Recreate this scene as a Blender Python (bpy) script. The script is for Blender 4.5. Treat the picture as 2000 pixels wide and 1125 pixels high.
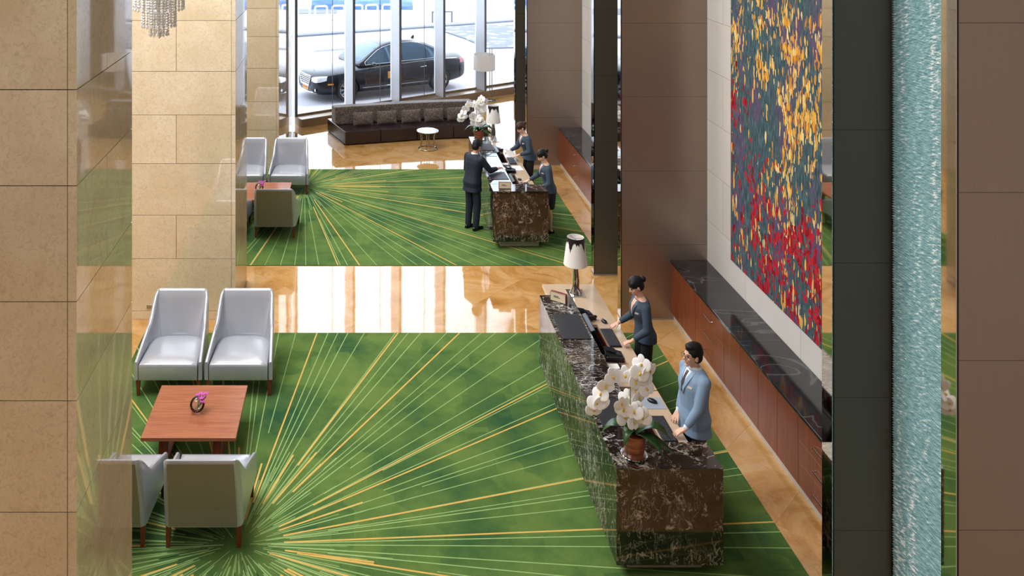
import bpy, bmesh, math, random
from mathutils import Vector, Matrix, Euler
from mathutils.bvhtree import BVHTree
random.seed(7)
for o in list(bpy.data.objects): bpy.data.objects.remove(o)
S = bpy.context.scene
C = S.collection
PI = math.pi
# ------------------------------------------------------------------ camera
cam = bpy.data.objects.new('camera', bpy.data.cameras.new('camera'))
C.objects.link(cam); S.camera = cam
cam.location = (0, 0, 6.4)
cam.rotation_euler = (PI/2, 0, 0)
cam.data.sensor_width = 36
cam.data.lens = 1740/2000*36
cam.data.shift_x = (1000-702)/2000
cam.data.shift_y = -(562.5+212)/2000
cam.data.clip_end = 300
# ------------------------------------------------------------------ exposure
S.view_settings.view_transform = 'Standard'
S.view_settings.look = 'None'
S.view_settings.gamma = 1
S.view_settings.use_curve_mapping = False
S.view_settings.exposure = 0.52
# ------------------------------------------------------------------ world + sun
W = bpy.data.worlds.new('world'); S.world = W; W.use_nodes = True
bg = W.node_tree.nodes['Background']
bg.inputs[0].default_value = (0.80, 0.90, 1.0, 1)
bg.inputs[1].default_value = 3.9
sun = bpy.data.objects.new('sun', bpy.data.lights.new('sun', 'SUN')); C.objects.link(sun)
sun.data.energy = 2.0; sun.data.angle = math.radians(2); sun.data.color = (1, .95, .88)
sun.rotation_euler = Vector((.845, .60, 1.25)).to_track_quat('Z', 'Y').to_euler()
# ------------------------------------------------------------------ unseen fill lights added overhead; the tilted pair stands in for left-side daylight
def area(name, loc, sx, sy, power, col, rot=(0, 0, 0)):
    l = bpy.data.lights.new(name, 'AREA'); l.shape = 'RECTANGLE'; l.size = sx; l.size_y = sy
    l.energy = power; l.color = col
    o = bpy.data.objects.new(name, l); C.objects.link(o); o.location = loc; o.rotation_euler = rot
    return o
area('room_fill_light', (-3.2, 9.2, 9.3), 4.5, 6, 900, (.97, .98, 1), (0, -.35, 0))
area('room_fill_light', (-3.0, 17.5, 9.3), 4.5, 6, 760, (.97, .98, 1), (0, -.35, 0))
area('room_fill_light', (-.5, 1.5, 9.6), 6, 4, 170, (.98, .98, 1))

# ================================================================== materials
def lin(c):
    return tuple(((v/255+0.055)/1.055)**2.4 if v > 10 else v/255/12.92 for v in c)+(1,)
class NT:
    def __init__(s, name):
        s.m = bpy.data.materials.new(name); s.m.use_nodes = True
        s.t = s.m.node_tree; s.n = s.t.nodes; s.l = s.t.links
        s.b = s.n['Principled BSDF']; s.out = s.n['Material Output']
    def node(s, ty, **kw):
        n = s.n.new(ty)
        for k, v in kw.items():
            if k.startswith('i_'):
                key = k[2:]; key = int(key) if key.isdigit() else key.replace('_', ' ')
                if isinstance(v, bpy.types.NodeSocket): s.l.new(v, n.inputs[key])
                else: n.inputs[key].default_value = v
            else: setattr(n, k, v)
        return n
    def math(s, op, a, b=0.0, c=0.0, clamp=False):
        n = s.n.new('ShaderNodeMath'); n.operation = op; n.use_clamp = clamp
        for i, v in enumerate((a, b, c)):
            if isinstance(v, bpy.types.NodeSocket): s.l.new(v, n.inputs[i])
            else: n.inputs[i].default_value = v
        return n.outputs[0]
    def mix(s, f, a, b):
        n = s.n.new('ShaderNodeMix'); n.data_type = 'RGBA'
        for k, v in ((0, f), (6, a), (7, b)):
            if isinstance(v, bpy.types.NodeSocket): s.l.new(v, n.inputs[k])
            else: n.inputs[k].default_value = v
        return n.outputs[2]
    def coord(s, sc=(1, 1, 1), rot=(0, 0, 0), loc=(0, 0, 0), kind='Object'):
        t = s.node('ShaderNodeTexCoord')
        m = s.node('ShaderNodeMapping'); s.l.new(t.outputs[kind], m.inputs[0])
        m.inputs['Scale'].default_value = sc; m.inputs['Rotation'].default_value = rot; m.inputs['Location'].default_value = loc
        return m.outputs[0]
    def noise(s, vec, scale, detail=4, rough=.55, dist=0):
        n = s.node('ShaderNodeTexNoise', i_Scale=scale, i_Detail=detail, i_Roughness=rough, i_Distortion=dist)
        s.l.new(vec, n.inputs['Vector']); return n.outputs[0]
    def ramp(s, f, stops):
        n = s.node('ShaderNodeValToRGB'); s.l.new(f, n.inputs[0]); e = n.color_ramp.elements
        while len(e) < len(stops): e.new(.5)
        for i, (p, c) in enumerate(stops):
            e[i].position = p; e[i].color = c if len(c) == 4 else tuple(c)+(1,)
        return n.outputs[0]
    def step(s, f, a, b):
        n = s.node('ShaderNodeMapRange', i_1=a, i_2=b); s.l.new(f, n.inputs[0]); return n.outputs[0]
    def bump(s, h, strength=.3, dist=.01):
        n = s.node('ShaderNodeBump', i_Strength=strength, i_Distance=dist); s.l.new(h, n.inputs['Height'])
        s.l.new(n.outputs[0], s.b.inputs['Normal'])
    def set(s, color=None, rough=.5, metal=0, spec=.5, coat=0, **kw):
        if color is not None:
            if isinstance(color, bpy.types.NodeSocket): s.l.new(color, s.b.inputs['Base Color'])
            else: s.b.inputs['Base Color'].default_value = color
        if isinstance(rough, bpy.types.NodeSocket): s.l.new(rough, s.b.inputs['Roughness'])
        else: s.b.inputs['Roughness'].default_value = rough
        s.b.inputs['Metallic'].default_value = metal
        s.b.inputs['Specular IOR Level'].default_value = spec
        s.b.inputs['Coat Weight'].default_value = coat
        s.b.inputs['Coat Roughness'].default_value = .03
        for k, v in kw.items(): s.b.inputs[k.replace('_', ' ')].default_value = v
        return s.m
def plain(name, rgb, rough=.5, metal=0, spec=.5, coat=0, var=.06, vs=6, bump=0, bs=60, **kw):
    t = NT(name); v = t.coord()
    c = lin(rgb); n = t.noise(v, vs, 3)
    a = tuple(x*(1-var) for x in c[:3])+(1,); b = tuple(min(1, x*(1+var)) for x in c[:3])+(1,)
    col = t.mix(n, a, b)
    if bump: t.bump(t.noise(v, bs, 2), bump, .002)
    return t.set(col, rough, metal, spec, coat, **kw)
M = {}
def limestone(name, a, b, rough=.12, spec=.5):
    t = NT(name); v = t.coord()
    info = t.node('ShaderNodeNewGeometry')
    rnd = info.outputs['Random Per Island']
    off = t.node('ShaderNodeVectorMath', operation='ADD'); t.l.new(v, off.inputs[0])
    cmb = t.node('ShaderNodeCombineXYZ'); t.l.new(t.math('MULTIPLY', rnd, 30.0), cmb.inputs[0]); t.l.new(t.math('MULTIPLY', rnd, 17.0), cmb.inputs[2])
    t.l.new(cmb.outputs[0], off.inputs[1]); v2 = off.outputs[0]
    n1 = t.noise(v2, 1.6, 6, .6, .8); n2 = t.noise(v2, 22, 5, .7, 1.5)
    c1 = t.mix(t.step(n1, .3, .7), lin(a), lin(b))
    dark = tuple(x*.86 for x in lin(a)[:3])+(1,)
    c2 = t.mix(t.math('MULTIPLY', t.step(n2, .48, .66), .85), c1, dark)
    tint = t.mix(rnd, (.95, .93, .90, 1), (1.03, 1.02, 1.02, 1))
    mul = t.node('ShaderNodeMix', data_type='RGBA', blend_type='MULTIPLY'); mul.inputs[0].default_value = 1
    t.l.new(c2, mul.inputs[6]); t.l.new(tint, mul.inputs[7])
    return t.set(mul.outputs[2], rough, 0, spec, IOR=2.0)
M['stone'] = limestone('golden_limestone', (216, 198, 166), (232, 218, 192), .03, .6)
M['gap'] = plain('dark_joint', (70, 58, 44), .8)
def floor_mat():
    t = NT('golden_marble_floor'); v = t.coord((1, 1, 1), (0, 0, PI/4))
    br = t.node('ShaderNodeTexBrick', offset=0.0, i_Scale=1.0, i_Mortar_Size=.0025, i_Mortar_Smooth=0.0, i_Brick_Width=.85, i_Row_Height=.85)
    br.inputs['Color1'].default_value = (0, 0, 0, 1); br.inputs['Color2'].default_value = (1, 1, 1, 1)
    t.l.new(v, br.inputs['Vector'])
    off = t.node('ShaderNodeVectorMath', operation='ADD'); t.l.new(v, off.inputs[0])
    sc = t.node('ShaderNodeVectorMath', operation='SCALE'); sc.inputs[3].default_value = 9; t.l.new(br.outputs[0], sc.inputs[0]); t.l.new(sc.outputs[0], off.inputs[1])
    v2 = off.outputs[0]
    n1 = t.noise(v2, 1.3, 6, .62, 1.6)
    col = t.ramp(n1, [(.28, lin((168, 114, 54))), (.45, lin((194, 146, 84))), (.6, lin((206, 164, 110))), (.78, lin((192, 154, 118)))])
    w = t.noise(v2, 2.3, 5, .6, 2.5)
    vein = t.math('SUBTRACT', 1, t.step(t.math('ABSOLUTE', t.math('SUBTRACT', w, .5)), 0, .012))
    col = t.mix(t.math('MULTIPLY', vein, .22), col, lin((236, 210, 170)))
    col = t.mix(t.math('MULTIPLY', br.outputs['Fac'], .7), col, lin((160, 112, 62)))
    t.bump(t.noise(v, 1.2, 2), .10, .012)
    return t.set(col, .035, 0, .9, 0, IOR=1.6)
M['floor'] = floor_mat()
def rug_mat():
    t = NT('green_wool_carpet'); v = t.coord()
    n1 = t.noise(v, 1.1, 4, .6); n2 = t.noise(v, 160, 2, .5)
    br = t.node('ShaderNodeTexVoronoi', distance='CHEBYCHEV', i_Scale=1.8); t.l.new(v, br.inputs['Vector'])
    hue = t.math('ADD', t.math('MULTIPLY', n1, .86), t.math('MULTIPLY', br.outputs['Color'], .14))
    col = t.ramp(hue, [(.3, lin((42, 80, 50))), (.45, lin((72, 102, 52))), (.58, lin((92, 118, 58))), (.74, lin((108, 126, 66)))])
    fine = t.mix(n2, (.70, .70, .70, 1), (1.25, 1.25, 1.25, 1))
    mul = t.node('ShaderNodeMix', data_type='RGBA', blend_type='MULTIPLY'); mul.inputs[0].default_value = 1
    t.l.new(col, mul.inputs[6]); t.l.new(fine, mul.inputs[7])
    t.bump(n2, .4, .004)
    return t.set(mul.outputs[2], .95, 0, .1)
M['rug'] = rug_mat()
M['rug_pale'] = plain('pale_green_yarn', (142, 170, 108), .95, spec=.1, var=.2, vs=8)
M['rug_gold'] = plain('gold_yarn', (204, 168, 92), .95, spec=.1, var=.15, vs=8)
def dark_marble(name, mode):
    t = NT(name); v = t.coord((1, 1, 1))
    vs = t.coord((3, 11, 3.0) if mode else (5.5, 5.5, 2.6))
    base = t.ramp(t.noise(v, 2.2, 5, .6, .5), [(.3, lin((18, 12, 10))), (.55, lin((34, 24, 20))), (.78, lin((72, 50, 32)))])
    brk = t.step(t.noise(v, 11, 4, .7), .47, .60)
    clump = t.step(t.noise(v, 1.6, 4, .6), .44, .62)
    w1 = t.noise(vs, 1.0, 5, .62, 1.0)
    a = t.math('SUBTRACT', 1, t.step(t.math('ABSOLUTE', t.math('SUBTRACT', w1, .5)), .004, .022))
    w2 = t.noise(vs, 2.6, 4, .6, .7)
    b = t.math('SUBTRACT', 1, t.step(t.math('ABSOLUTE', t.math('SUBTRACT', w2, .47)), .004, .028))
    vo = t.node('ShaderNodeTexVoronoi', feature='DISTANCE_TO_EDGE', i_Scale=1.5)
    wv = t.node('ShaderNodeVectorMath', operation='ADD'); t.l.new(v, wv.inputs[0]); nz = t.node('ShaderNodeTexNoise', i_Scale=3.0, i_Detail=4.0); t.l.new(v, nz.inputs['Vector'])
    sc = t.node('ShaderNodeVectorMath', operation='SCALE'); sc.inputs[3].default_value = .55; t.l.new(nz.outputs['Color'], sc.inputs[0]); t.l.new(sc.outputs[0], wv.inputs[1]); t.l.new(wv.outputs[0], vo.inputs['Vector'])
    c = t.math('MULTIPLY', t.math('SUBTRACT', 1, t.step(vo.outputs['Distance'], .003, .018)), t.math('MULTIPLY', brk, .9))
    f = t.math('MAXIMUM', t.math('MULTIPLY', t.math('MULTIPLY', a, brk), .8), t.math('MULTIPLY', t.math('MULTIPLY', b, clump), .75))
    f = t.math('MAXIMUM', f, c, clamp=True)
    col = t.mix(t.math('MULTIPLY', f, 1.0 if mode else .75), base, lin((224, 222, 218) if mode else (204, 194, 180)))
    return t.set(col, .05, 0, .6, 0, IOR=1.6)
M['marble'] = dark_marble('dark_veined_marble', 0)
M['counter_marble'] = dark_marble('dark_veined_counter_marble', 1)
def granite():
    t = NT('black_granite'); v = t.coord()
    base = t.ramp(t.noise(v, 3, 5), [(.3, lin((18, 19, 21))), (.7, lin((44, 45, 48)))])
    w = t.noise(v, .7, 3, .5, 1.2)
    a = t.math('SUBTRACT', 1, t.step(t.math('ABSOLUTE', t.math('SUBTRACT', w, .5)), .001, .006))
    return t.set(t.mix(t.math('MULTIPLY', a, .22), base, lin((150, 150, 150))), .10, 0, .6)
M['granite'] = granite()
def wood(name, c1, c2, c3, axis=2, rough=.28, sc=5):
    t = NT(name); s_ = [14, 14, 14]; s_[axis] = 1.1
    v = t.coord(tuple(s_)); n = t.noise(v, sc*.35, 5, .6, .6)
    info = t.node('ShaderNodeNewGeometry')
    col = t.ramp(n, [(.3, lin(c1)), (.5, lin(c2)), (.72, lin(c3))])
    return t.set(col, rough, 0, .5)
M['wood'] = wood('red_brown_veneer', (96, 44, 26), (114, 56, 33), (130, 68, 42))
M['table_wood'] = wood('cherry_table_wood', (140, 82, 58), (158, 96, 68), (172, 110, 80), 0, .22)
M['leg_wood'] = wood('dark_red_leg_wood', (92, 36, 22), (116, 48, 30), (128, 58, 38))
def brushed(name, rgb, rough, axis=2, metal=.85):
    t = NT(name); s_ = [260, 260, 260]; s_[axis] = 3
    v = t.coord(tuple(s_)); n = t.noise(v, 1, 2)
    c = lin(rgb)
    col = t.mix(n, tuple(x*.88 for x in c[:3])+(1,), tuple(x*1.1 for x in c[:3])+(1,))
    t.bump(n, .08, .001)
    r = t.math('ADD', rough-.05, t.math('MULTIPLY', n, .1))
    return t.set(col, r, metal, .5)
M['bronze'] = brushed('brushed_bronze', (160, 143, 132), .33, metal=.8)
M['greenmetal'] = brushed('dark_green_metal', (98, 93, 82), .40, metal=.5)
M['mirror'] = plain('mirror_steel', (200, 196, 190), .03, 1, var=.01)
M['frame_dark'] = plain('dark_edge', (30, 28, 30), .4, .5)
M['edge_light'] = plain('pale_edge_trim', (170, 165, 160), .3, .6)
def wallmarble():
    t = NT('pale_cream_marble'); v = t.coord((1, 1, 1))
    sp = t.node('ShaderNodeSeparateXYZ'); t.l.new(v, sp.inputs[0])
    cb = t.node('ShaderNodeCombineXYZ'); t.l.new(sp.outputs[1], cb.inputs[0]); t.l.new(sp.outputs[2], cb.inputs[1])
    br = t.node('ShaderNodeTexBrick', offset=0.5, i_Scale=1.0, i_Mortar_Size=.003, i_Mortar_Smooth=0.0, i_Brick_Width=1.5, i_Row_Height=.75)
    br.inputs['Color1'].default_value = lin((204, 202, 200)); br.inputs['Color2'].default_value = lin((214, 212, 210)); br.inputs['Mortar'].default_value = lin((150, 144, 136))
    t.l.new(cb.outputs[0], br.inputs['Vector'])
    n = t.noise(v, 1.4, 6, .6, 1)
    mul = t.node('ShaderNodeMix', data_type='RGBA', blend_type='MULTIPLY'); mul.inputs[0].default_value = 1
    t.l.new(br.outputs[0], mul.inputs[6]); t.l.new(t.mix(n, (.92, .92, .93, 1), (1.04, 1.03, 1.0, 1)), mul.inputs[7])
    return t.set(mul.outputs[2], .25, 0, .4)
M['wallmarble'] = wallmarble()
def tapestry_mat():
    t = NT('woven_tapestry'); tc = t.node('ShaderNodeTexCoord')
    sp = t.node('ShaderNodeSeparateXYZ'); t.l.new(tc.outputs['Object'], sp.inputs[0])
    # object space: x = thickness, y = along wall (0 far .. -4 near), z = height above the lower edge
    Y = t.math('MULTIPLY', sp.outputs[1], -1.0); Z = sp.outputs[2]
    wv = t.node('ShaderNodeCombineXYZ'); t.l.new(Y, wv.inputs[0]); t.l.new(Z, wv.inputs[1]); P = wv.outputs[0]
    def mapped(sx, sy, lx=0, ly=0):
        m = t.node('ShaderNodeMapping'); t.l.new(P, m.inputs[0]); m.inputs['Scale'].default_value = (sx, sy, 1); m.inputs['Location'].default_value = (lx, ly, 0); return m.outputs[0]
    base = t.ramp(t.noise(mapped(30, 6), 1, 5, .7), [(.3, lin((34, 46, 56))), (.5, lin((64, 86, 94))), (.7, lin((98, 118, 122)))])
    pm = t.math('MULTIPLY', t.step(t.noise(mapped(1.5, .7, 3), 1, 3), .51, .60), t.step(t.noise(mapped(20, 5, 9), 1, 3), .34, .55))
    col = t.mix(t.math('MULTIPLY', pm, .8), base, lin((98, 68, 108)))
    def dashes(sx, sy, seed, dens, width=.62, jit=1.0):
        wob = t.noise(mapped(3, 3, seed), 2, 2)
        m = t.node('ShaderNodeMapping'); t.l.new(P, m.inputs[0]); m.inputs['Scale'].default_value = (sx, sy, 1); m.inputs['Location'].default_value = (seed*3.7, seed*1.3, 0)
        ad = t.node('ShaderNodeVectorMath', operation='ADD'); t.l.new(m.outputs[0], ad.inputs[0]); cb = t.node('ShaderNodeCombineXYZ'); t.l.new(wob, cb.inputs[0]); t.l.new(wob, cb.inputs[1]); t.l.new(cb.outputs[0], ad.inputs[1])
        vo = t.node('ShaderNodeTexVoronoi', i_Scale=1.0, i_Randomness=jit); vo.voronoi_dimensions = '2D'; t.l.new(ad.outputs[0], vo.inputs['Vector'])
        sc = t.node('ShaderNodeSeparateColor'); t.l.new(vo.outputs['Color'], sc.inputs[0])
        inside = t.math('LESS_THAN', vo.outputs['Distance'], t.math('MULTIPLY', t.math('ADD', sc.outputs[1], .5), width*.72))
        return t.math('MULTIPLY', inside, t.math('LESS_THAN', sc.outputs[0], dens)), sc.outputs[2]
    # densities
    cl = t.noise(mapped(.9, .55, 11), 1, 3, .6)
    band = t.math('SUBTRACT', 1, t.math('ABSOLUTE', t.math('MULTIPLY', t.math('SUBTRACT', Y, 2.35), .62)), clamp=True)      # golden cascade right of centre
    up = t.step(Z, .4, 3.2)
    top = t.step(Z, 3.3, 4.3)
    d1 = t.math('MULTIPLY', t.math('ADD', t.math('MULTIPLY', t.step(cl, .47, .60), .75), t.math('MULTIPLY', band, .55)), t.math('ADD', .25, t.math('MULTIPLY', up, .75)))
    d1 = t.math('ADD', d1, t.math('MULTIPLY', top, .35))
    gold = t.ramp
    for (sx, sy, seed) in ((26, 7, 1), (36, 8.5, 2)):
        m_, r_ = dashes(sx, sy, seed, t.math('MULTIPLY', t.math('MULTIPLY', d1, t.math('ADD', .25, t.math('MULTIPLY', t.step(t.noise(mapped(2.6, 1.5, 31), 1, 3, .6), .44, .58), 1.1))), .60))
        c = t.ramp(r_, [(.0, lin((160, 90, 40))), (.25, lin((208, 146, 50))), (.6, lin((220, 172, 72))), (.85, lin((222, 202, 140)))])
        col = t.mix(m_, col, c)
    rcl = t.step(t.noise(mapped(1.6, 1.6, 21), 1, 3, .6), .47, .62)
    low = t.math('SUBTRACT', 1, t.step(Z, .9, 1.9))
    lft = t.math('MULTIPLY', t.math('SUBTRACT', 1, t.step(Y, .2, .8)), t.math('SUBTRACT', 1, t.step(Z, 2.2, 2.9)))
    rd = t.math('MULTIPLY', t.math('MAXIMUM', low, lft), t.math('ADD', .08, rcl))
    for (sx, sy, seed) in ((17, 9, 5), (24, 11, 6)):
        m_, r_ = dashes(sx, sy, seed, t.math('MULTIPLY', rd, .8), .7)
        col = t.mix(m_, col, t.ramp(r_, [(.1, lin((120, 20, 34))), (.8, lin((178, 34, 48)))]))
    m_, r_ = dashes(24, 6, 8, .05)
    col = t.mix(m_, col, lin((222, 170, 84)))
    t.bump(t.noise(mapped(120, 40), 1, 3), .5, .006)
    return t.set(col, .92, 0, .1)
M['tapestry'] = tapestry_mat()
def feature_glass():
    t = NT('rippled_aqua_glass'); r = t.coord((1, 1, 1), (.32, 0, 0))
    def mp(sc, loc=(0, 0, 0)):
        m = t.node('ShaderNodeMapping'); t.l.new(r, m.inputs[0]); m.inputs['Scale'].default_value = sc; m.inputs['Location'].default_value = loc; return m.outputs[0]
    n = t.noise(mp((1, 13, 62)), 1, 3, .65, .3)
    cl = t.noise(t.coord((1, 9, .5)), 1, 2)
    col = t.mix(t.step(n, .35, .6), lin((108, 156, 164)), lin((156, 198, 206)))
    wh = t.step(t.math('ADD', n, t.math('MULTIPLY', t.math('SUBTRACT', cl, .5), .55)), .58, .70)
    col = t.mix(wh, col, lin((240, 250, 252)))
    t.bump(n, .6, .02)
    return t.set(col, .15, 0, .7, .2)
M['aqua'] = feature_glass()
M['leather'] = plain('silver_grey_leather', (176, 180, 190), .22, .2, .9, var=.03, bump=.15, bs=260)
M['leather_shade'] = plain('shade_toned_leather', (134, 128, 114), .38, .0, .5, var=.04, bump=.15, bs=260)  # same chair leather, darkened and warmed to paint the shade on the backs
M['chrome'] = plain('chrome', (210, 212, 216), .06, 1, var=.02)
M['steel'] = plain('satin_steel', (170, 168, 164), .25, 1, var=.03)
M['beige'] = plain('beige_worktop', (196, 172, 146), .12, 0, .5, var=.05, vs=4)
M['plinth'] = plain('pale_plinth', (188, 184, 176), .4)
M['black'] = plain('black_plastic', (22, 22, 25), .35, 0, .5)
M['blackpad'] = plain('black_leather_pad', (30, 31, 36), .42, 0, .4, bump=.2, bs=300)
M['grey_key'] = plain('key_grey', (54, 55, 60), .5)
M['screen'] = plain('dark_screen', (28, 34, 46), .08, 0, .6)
M['white'] = plain('white_paper', (236, 234, 230), .7)
M['cream'] = plain('cream_card', (226, 212, 182), .6)
M['ink'] = plain('ink', (40, 36, 34), .7)
M['sofa_leather'] = plain('dark_brown_leather', (44, 32, 34), .22, 0, .6, var=.08, bump=.1, bs=200)
def velvet():
    t = NT('patterned_taupe_velvet'); v = t.coord()
    n = t.noise(v, 9, 3, .5, 3.0)
    w = t.step(t.math('ABSOLUTE', t.math('SUBTRACT', n, .5)), .01, .06)
    col = t.mix(w, lin((138, 124, 114)), lin((80, 68, 62)))
    return t.set(col, .6, 0, .3, Sheen_Weight=.3)
M['velvet'] = velvet()
M['shade'] = plain('white_lampshade', (240, 238, 236), .6, var=.01)
M['shade_black'] = plain('black_drip_print', (24, 22, 26), .35)
M['petal'] = plain('white_orchid_petal', (248, 248, 250), .5, var=.01)
M['lip'] = plain('yellow_orchid_lip', (214, 176, 60), .5)
M['leaf'] = plain('orchid_leaf', (34, 74, 30), .3, var=.25)
M['stem'] = plain('orchid_stem', (96, 120, 50), .5)
M['darkstem'] = plain('dark_orchid_stem', (46, 48, 34), .5)
def potm():
    t = NT('wood_veneer_pot'); v = t.coord((3, 3, 22)); n = t.noise(v, 1, 4, .6, 1)
    return t.set(t.ramp(n, [(.3, lin((92, 44, 28))), (.5, lin((140, 78, 50))), (.7, lin((178, 116, 78)))]), .3)
M['pot'] = potm()
def clear_glass(name, tint=(1, 1, 1, 1), ior=1.35):
    t = NT(name); t.n.remove(t.b)
    tr = t.node('ShaderNodeBsdfTransparent'); tr.inputs[0].default_value = tint
    gl = t.node('ShaderNodeBsdfGlossy', i_Roughness=0.0); fr = t.node('ShaderNodeFresnel', i_IOR=ior)
    mx = t.node('ShaderNodeMixShader'); t.l.new(fr.outputs[0], mx.inputs[0]); t.l.new(tr.outputs[0], mx.inputs[1]); t.l.new(gl.outputs[0], mx.inputs[2])
    t.l.new(mx.outputs[0], t.out.inputs[0]); return t.m
M['pane'] = clear_glass('window_glass', (.97, .98, 1, 1))
M['vase'] = clear_glass('clear_vase_glass', (.93, .96, .97, 1), ior=1.45)
M['crystal'] = plain('cut_crystal', (250, 252, 255), .04, .35, .9, var=0, Transmission_Weight=.25, IOR=1.6)
M['pink'] = plain('magenta_orchid', (206, 84, 190), .5)
M['mullion'] = plain('pale_blue_aluminium', (232, 236, 244), .35, .2)
M['mullion_dark'] = plain('grey_gasket', (96, 98, 106), .5)
M['sill'] = plain('bronze_sill', (150, 126, 100), .3, .3)
M['skin'] = plain('skin', (222, 176, 150), .5, var=.04, Subsurface_Weight=.1)
M['skin_tan'] = plain('skin_tan', (188, 132, 102), .5, var=.04)
M['hair'] = plain('black_hair', (20, 17, 19), .55, spec=.3, var=.4, vs=60, bump=.9, bs=130)
M['hair_brown'] = plain('dark_brown_hair', (62, 38, 32), .55, spec=.3, var=.4, vs=60, bump=.9, bs=130)
M['navy'] = plain('slate_blue_suit', (54, 70, 88), .75, var=.06, bump=.3, bs=240)
M['navy_lapel'] = plain('slate_blue_lapel', (66, 84, 104), .6)
M['black_suit'] = plain('dark_navy_suit', (18, 30, 50), .7, var=.06, bump=.3, bs=240)
M['lightblue'] = plain('light_blue_suit', (128, 154, 182), .75, var=.05, bump=.3, bs=240)
M['lightblue_lapel'] = plain('light_blue_lapel', (138, 164, 192), .65)
M['grey_cloth'] = plain('grey_trousers', (92, 90, 92), .8)
M['black_cloth'] = plain('black_trousers', (20, 20, 24), .8)
M['shirt'] = plain('white_shirt', (228, 232, 240), .7)
M['lips'] = plain('lip_colour', (190, 118, 106), .5)
M['eye'] = plain('eye_dark', (24, 18, 16), .2)
M['tie'] = plain('dark_patterned_tie', (64, 66, 74), .5, var=.5, vs=60)
M['gold'] = plain('name_badge', (226, 220, 196), .3, .3)
M['shoe'] = plain('black_shoe', (14, 14, 16), .18, 0, .6)
M['carpaint'] = plain('black_blue_car_paint', (8, 13, 26), .18, 0, .35, .12, var=.02)
M['carglass'] = plain('tinted_car_glass', (54, 84, 104), .03, .35, .8, var=.15, vs=3)
M['tyre'] = plain('tyre_rubber', (18, 18, 19), .8)
M['rim'] = plain('silver_wheel_rim', (190, 194, 200), .2, .8)
M['headlamp'] = plain('clear_headlamp', (226, 232, 238), .08, .3, .8)
M['orange'] = plain('orange_plate', (228, 150, 50), .5)
M['red'] = plain('red_lamp_lens', (150, 22, 26), .15)
M['paving'] = plain('pale_sunlit_paving', (158, 157, 163), .9, var=.05, vs=1.2)
M['road'] = plain('pale_road', (180, 180, 184), .9, var=.04, vs=.6)
M['kerb'] = plain('grey_kerb', (96, 100, 110), .9)
def cobble():
    t = NT('grey_cobble_setts'); v = t.coord((2.2, 2.2, 2.2)); vo = t.node('ShaderNodeTexVoronoi', i_Scale=1.0); t.l.new(v, vo.inputs['Vector'])
    return t.set(t.ramp(vo.outputs['Distance'], [(.1, lin((140, 144, 154))), (.5, lin((84, 88, 98)))]), .8)
M['cobble'] = cobble()
M['hoop'] = plain('white_painted_steel', (240, 240, 240), .4)
M['tarp'] = plain('blue_tarpaulin', (60, 92, 140), .6, var=.3, vs=3)
M['ceiling'] = plain('white_ceiling', (224, 220, 212), .9)
M['backwall'] = plain('warm_plaster_wall', (196, 182, 160), .8)

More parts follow.
